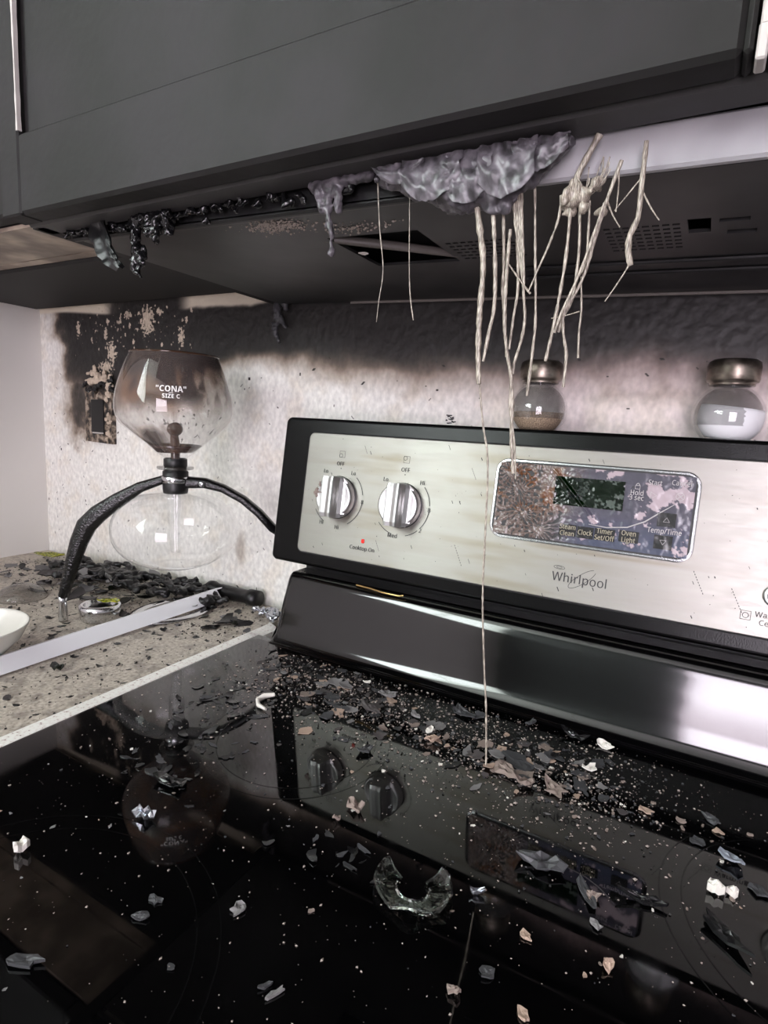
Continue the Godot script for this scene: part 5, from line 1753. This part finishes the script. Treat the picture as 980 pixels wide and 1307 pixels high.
	hero("paint_flake", "rough pinkish-brown lump of paint in the middle of the cooktop, uppermost of its cluster", -0.098, 0.311, 0.018, 0.011, -0.2, K.crust, 0.5, 0.0026, 226, 0.0018)
	hero("paint_flake", "small pinkish crumb just below the rough pinkish-brown lump", -0.102, 0.327, 0.009, 0.006, 0.2, K.crust, 0.3, 0.0016, 227, 0.0015)
	hero("char_flake", "squat grey flake alone left of centre in the dark front of the cooktop", -0.107, 0.415, 0.0115, 0.0105, 0.9, K.ash, 0.2, 0.0008, 228)
	hero("char_flake", "oval grey flake in the dark front of the cooktop, above a triangular one", -0.150, 0.434, 0.0105, 0.006, 0.1, K.char_grey, 0.2, 0.0004, 229)
	hero("char_flake", "triangular grey flake in the dark front of the cooktop, below an oval one", -0.147, 0.445, 0.013, 0.0065, 0.7, K.char_grey, 0.2, 0.0005, 230)
	hero("char_flake", "crumpled shiny silver-grey flake in the left part of the cooktop", -0.209, 0.394, 0.021, 0.013, 0.2, K.foil, 0.6, 0.0030, 231, 0.001)
	hero("ash_lump", "white ash lump near the left edge of the cooktop in the picture", -0.245, 0.453, 0.011, 0.010, 0.9, K.white, 0.5, 0.0022, 232, 0.004)
	hero("char_flake", "smooth long grey sliver at the lower left corner of the picture", -0.172, 0.491, 0.021, 0.008, 0.5, K.char_grey, 0.3, 0.0004, 233, 0.0016)
	hero("ash_sliver", "right one of two pale slivers lying side by side near the front", -0.061, 0.441, 0.013, 0.0035, 1.1, K.ash, 0.3, 0.0003, 234, 0.0012)
	hero("ash_sliver", "left one of two pale slivers lying side by side near the front", -0.067, 0.440, 0.010, 0.0030, 0.9, K.char_grey, 0.3, 0.0003, 235, 0.0012)
	hero("char_flake", "grey angular flake near the front, below the big glass shard", 0.021, 0.378, 0.0095, 0.008, 0.9, K.char_grey, 0.2, 0.0004, 236)
	hero("paint_flake", "flat peach flake right of the big glass shard", 0.031, 0.347, 0.0095, 0.006, -0.4, K.peach, 0.2, 0.0005, 237)
	hero("paint_flake", "upright peach crumb in the lower right of the picture", 0.072, 0.343, 0.007, 0.007, 0.5, K.peach, 1.0, 0.0010, 238, 0.001)
	hero("paint_flake", "pale tan flake near the bottom edge of the picture, right of centre", 0.042, 0.389, 0.009, 0.0055, -0.7, K.peach, 0.2, 0.0004, 239, 0.0014)
	hero("char_flake", "broad dark curled flake on the left part of the cooktop, above the silver-grey crumple", -0.222, 0.361, 0.034, 0.018, 0.1, K.char_shiny, 0.5, 0.0012, 240)
	hero("ash_lump", "pale ash lump near the bottom edge of the picture, left of the tan flake", 0.011, 0.396, 0.009, 0.006, 0.2, K.crust, 0.3, 0.0014, 241, 0.002)
	hero("char_flake", "grey-blue flake standing in the middle of the drift, near its front", -0.128, 0.246, 0.018, 0.015, 1.1, K.char_grey, 0.8, 0.0014, 242, 0.001)
	hero("paint_flake", "white chip near the back left corner of the drift", -0.190, 0.140, 0.010, 0.007, 0.3, K.white, 0.5, 0.0008, 243, 0.0012)
	hero("paint_flake", "white rounded crumb right of the short pale straight flake", -0.096, 0.190, 0.011, 0.009, 0.8, K.white, 0.6, 0.0016, 244, 0.0015)
	hero("paint_flake", "pink-tan ragged crumb in the middle of the drift", -0.089, 0.203, 0.016, 0.010, 0.4, K.peach, 0.7, 0.0022, 245, 0.0012)
	hero("char_flake", "small pale grey flake beside the plastic-like strip of the folded sheet", 0.063, 0.320, 0.011, 0.006, -0.3, K.ash, 0.4, 0.0010, 246)
	hero("char_flake", "tan-grey torn flake just left of the glossy black curl", 0.058, 0.302, 0.010, 0.008, 0.4, K.crust, 0.6, 0.0014, 247)
	# broken glass
	b = B.new()
	var c := Vector3(-0.033, Y, 0.352)
	var rings := []
	var nu := 30
	for i in nu + 1:
		var a := lerpf(-3.6, 1.1, float(i) / nu)
		var top := maxf(0.0066 * (0.78 + 0.3 * sin(i * 0.9 + 0.6)) + 0.0025 * nz.get_noise_1d(i * 400.0), 0.003)
		var ring := PackedVector3Array()
		for q in [[0.0, 0.0], [0.35, 0.0], [0.7, 0.0], [1.0, 0.0], [1.0, 1.0], [0.7, 1.0], [0.35, 1.0], [0.0, 1.0]]:
			var f: float = q[0]
			var r: float = 0.0105 + 0.0130 * pow(f, 0.7) - 0.0014 * q[1]
			ring.append(c + Vector3(cos(a) * r, top * f * f + 0.0018 * q[1] * (1.0 - 0.7 * f) + 0.0003, -sin(a) * r * 0.9))
		rings.append(ring)
	b.loft(rings, false)
	solo("glass_shard", b, K.shard, "big curved shard of clear broken glass in the middle front of the cooktop", "glass shard", c)
	b = B.new()
	flake_into(b, Vector3(0.0, Y, 0.335), 260, 0.012, 0.0045, 0.6, 0.0012, 0.6, 0.0012)
	solo("glass_shard", b, K.foil, "small bright splinter right of the big curved glass shard", "glass shard", Vector3(0.0, Y, 0.335))
	# crowds of small flakes: a few shapes of each kind, copied
	scatter("char_bit", "small flake in the dense drift of debris along the back of the cooktop", "flakes in the debris drift", 280, 1, 0.0045, 0.020)
	scatter("char_sliver", "small shiny black flake in the pile on the left rear of the cooktop", "shiny flakes at the left rear", 150, 2, 0.005, 0.020)
	scatter("ash_bit", "small pale crumb scattered over the dark open middle of the cooktop", "crumbs on the open glass", 50, 3, 0.002, 0.0055)
	scatter("burnt_fleck", "black fleck scattered on the open part of the countertop", "flecks on the countertop", 270, 4, 0.0025, 0.014)
	scatter("charred_leaf", "blackened leaf scrap in the litter at the back of the countertop", "leaf scraps at the back of the countertop", 150, 5, 0.010, 0.042)
	drift_bits()
	specks()

func scatter(called: String, label: String, group: String, count: int, zone: int, smin: float, smax: float) -> void:
	rng.seed = 500 + zone
	var mats := [K.char_grey, K.brown, K.char_grey, K.crust, K.char, K.ash, K.brown, K.char_grey, K.peach]
	if zone == 2: mats = [K.char_mid, K.char_shiny, K.char_mid, K.char_grey, K.char]
	elif zone == 3: mats = [K.ash, K.crust, K.peach, K.char_grey, K.white]
	elif zone == 4: mats = [K.char, K.char, K.char, K.brown, K.leaf_dark]
	elif zone == 5: mats = [K.char, K.char_shiny, K.char, K.leaf_dark, K.char_grey, K.ash]
	var shapes := []
	for i in 14:
		var b := B.new()
		flake_into(b, Vector3.ZERO, zone * 100 + i, 1.0, rng.randf_range(0.4, 0.9) if zone != 2 else rng.randf_range(0.2, 0.6), 0.0, 0.05, rng.randf_range(0.1, 0.9), 0.0)
		shapes.append(b.mesh())
	var n := 0
	var tries := 0
	while n < count and tries < 20000:
		tries += 1
		var p := Vector3(0, GT, 0)
		var u := rng.randf()
		if zone == 1:
			p.x = lerpf(-0.29, 0.05, u) + rng.randfn() * 0.02
			p.z = lerpf(0.172, 0.195, u) + rng.randfn() * lerpf(0.035, 0.022, u)
			if p.z < 0.124 or p.z > 0.29 or p.x < -0.345: continue
		elif zone == 2:
			if u < 0.45: p = Vector3(-0.245 + rng.randfn() * 0.025, GT, 0.325 + rng.randfn() * 0.030)
			elif u < 0.75: p = Vector3(-0.285 + rng.randfn() * 0.022, GT, 0.235 + rng.randfn() * 0.03)
			elif u < 0.9: p = Vector3(-0.27 + rng.randfn() * 0.03, GT, 0.150 + rng.randfn() * 0.015)
			else: p = Vector3(-0.088 + rng.randfn() * 0.013, GT, 0.345 + rng.randfn() * 0.012)
			if p.z < 0.124 or p.x < -0.36: continue
		elif zone == 3:
			p.x = rng.randf_range(-0.30, 0.16)
			p.z = rng.randf_range(0.26, 0.52)
		elif zone == 4:
			p = Vector3(rng.randf_range(-0.75, -0.415), CT, rng.randf_range(0.05, 0.42))
			if Vector2(p.x + 0.590, p.z - 0.322).length() < 0.05 or Vector2(p.x + 0.606, p.z - 0.15).length() < 0.03: continue
		else:
			p = Vector3(rng.randf_range(-0.98, -0.44), CT, rng.randf_range(-0.005, 0.14))
			if u < 0.6: p = Vector3(-0.72 + rng.randfn() * 0.09, CT + 0.004 + rng.randf() * 0.012, 0.055 + rng.randfn() * 0.035)
			if p.z < -0.008 or p.z > 0.2 or p.x < -1.0: continue
		var s := lerpf(smin, smax, pow(rng.randf(), 2.0))
		var o := MeshInstance3D.new()
		o.mesh = shapes[n % shapes.size()]
		o.material_override = mats[rng.randi() % mats.size()]
		o.name = numbered(called)
		o.transform = Transform3D(Basis(Vector3.UP, rng.randf() * TAU).scaled(Vector3(s, s * rng.randf_range(0.5, 1.0), s)), p)
		if zone == 5: o.transform.basis = Basis(Vector3.RIGHT, rng.randfn() * 0.22) * Basis(Vector3.BACK, rng.randfn() * 0.22) * o.transform.basis
		add_child(o)
		tag(o, label, "debris", group)
		n += 1

func drift_bits() -> void:
	# the finer part of the drift, past the flakes that are built one by one
	for kind in 3:
		rng.seed = 800 + kind
		var b := B.new()
		flake_into(b, Vector3.ZERO, 830 + kind, 1.0, 0.7, 0.0, 0.18, 0.5, 0.0)
		var mm := MultiMesh.new()
		mm.transform_format = MultiMesh.TRANSFORM_3D
		mm.mesh = b.mesh()
		var count: int = [900, 320, 120][kind]
		mm.instance_count = count
		var i := 0
		while i < count:
			var u := rng.randf()
			var p := Vector3(lerpf(-0.30, 0.07, u) + rng.randfn() * 0.022, GT, lerpf(0.172, 0.198, u) + rng.randfn() * lerpf(0.036, 0.026, u))
			if rng.randf() < 0.12: p = Vector3(rng.randf_range(-0.33, 0.14), GT, rng.randf_range(0.13, 0.4))
			if p.z < 0.122 or p.x < -0.35: continue
			var s := 0.0012 + 0.0036 * pow(rng.randf(), 2.5)
			mm.set_instance_transform(i, Transform3D(Basis(Vector3.UP, rng.randf() * TAU).scaled(Vector3(s, s, s)), p))
			i += 1
		var o := MultiMeshInstance3D.new()
		o.name = numbered("drift_crumbs")
		o.multimesh = mm
		o.material_override = [K.char_grey, K.crust, K.white][kind]
		add_child(o)
		tag(o, ["fine dark grey crumbs filling the debris drift at the back of the cooktop", "fine tan crumbs filling the debris drift at the back of the cooktop", "fine white crumbs filling the debris drift at the back of the cooktop"][kind], "ash", "", "stuff")

func specks() -> void:
	for kind in 3:
		rng.seed = 900 + kind
		var mm := MultiMesh.new()
		mm.transform_format = MultiMesh.TRANSFORM_3D
		mm.mesh = crumb_mesh(10 + kind)
		var count: int = [5200, 2400, 4200][kind]
		mm.instance_count = count
		var i := 0
		while i < count:
			var p := Vector3(rng.randf_range(-0.355, 0.35), GT, rng.randf_range(0.122, 0.62))
			var s := 0.00026 + 0.0009 * pow(rng.randf(), 4)
			if kind < 2 and rng.randf() < (0.55 if kind == 0 else 0.85):
				var u := rng.randf()
				p.x = lerpf(-0.30, 0.08, u) + rng.randfn() * 0.03
				p.z = lerpf(0.175, 0.195, u) + rng.randfn() * 0.04
				s *= 1.6
				if p.z < 0.121 or p.x < -0.355: continue
			if kind == 2:
				p = Vector3(rng.randf_range(-0.98, -0.41), CT, rng.randf_range(-0.015, 0.5))
				if rng.randf() < 0.4: p.z = rng.randf_range(-0.015, 0.12)
				s *= 2.2
			mm.set_instance_transform(i, Transform3D(Basis(Vector3.UP, rng.randf() * 6).scaled(Vector3(s, s * 0.6, s * rng.randf_range(0.6, 1.6))), p + Vector3(0, s * 0.4, 0)))
			i += 1
		var o := MultiMeshInstance3D.new()
		o.name = ["ash_specks", "char_specks", "soot_specks"][kind]
		o.multimesh = mm
		o.material_override = [K.speck, K.char, K.char][kind]
		add_child(o)
		tag(o, ["pale ash specks dusted over the whole cooktop glass", "fine black char grains in the debris drift on the cooktop", "fine black soot grains spread over the countertop"][kind], "ash" if kind == 0 else "soot", "", "stuff")

func _ready() -> void:
	nz.seed = 4
	nz.frequency = 0.02
	nz.fractal_octaves = 3
	nz2.seed = 9
	nz2.frequency = 0.05
	nz2.fractal_octaves = 4
	build_light()
	make_materials()
	K.burner_print = M(Color(0.035, 0.035, 0.038), 0.12)
	K.film_dark = M(Color.WHITE, 0.10)
	K.film_dark.vertex_color_use_as_albedo = true
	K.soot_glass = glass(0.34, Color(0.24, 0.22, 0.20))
	K.ash_pale = M(Color(0.66, 0.62, 0.58), 0.8)
	K.char_mid = M(Color(0.17, 0.17, 0.175), 0.28)
	K.foil = M(Color(0.72, 0.73, 0.76), 0.22, 0.9)
	K.shard = M(Color(0.93, 0.97, 0.94, 0.0), 0.02)
	K.shard.refraction_enabled = true
	K.shard.refraction_scale = 0.05
	K.speck = M(Color(0.62, 0.57, 0.54), 0.8)
	build_room()
	build_cabinets()
	build_range()
	build_counter()
	build_hood()
	build_pot()
	build_shakers()
	build_outlet()
	build_counter_things()
	build_melt()
	build_debris()
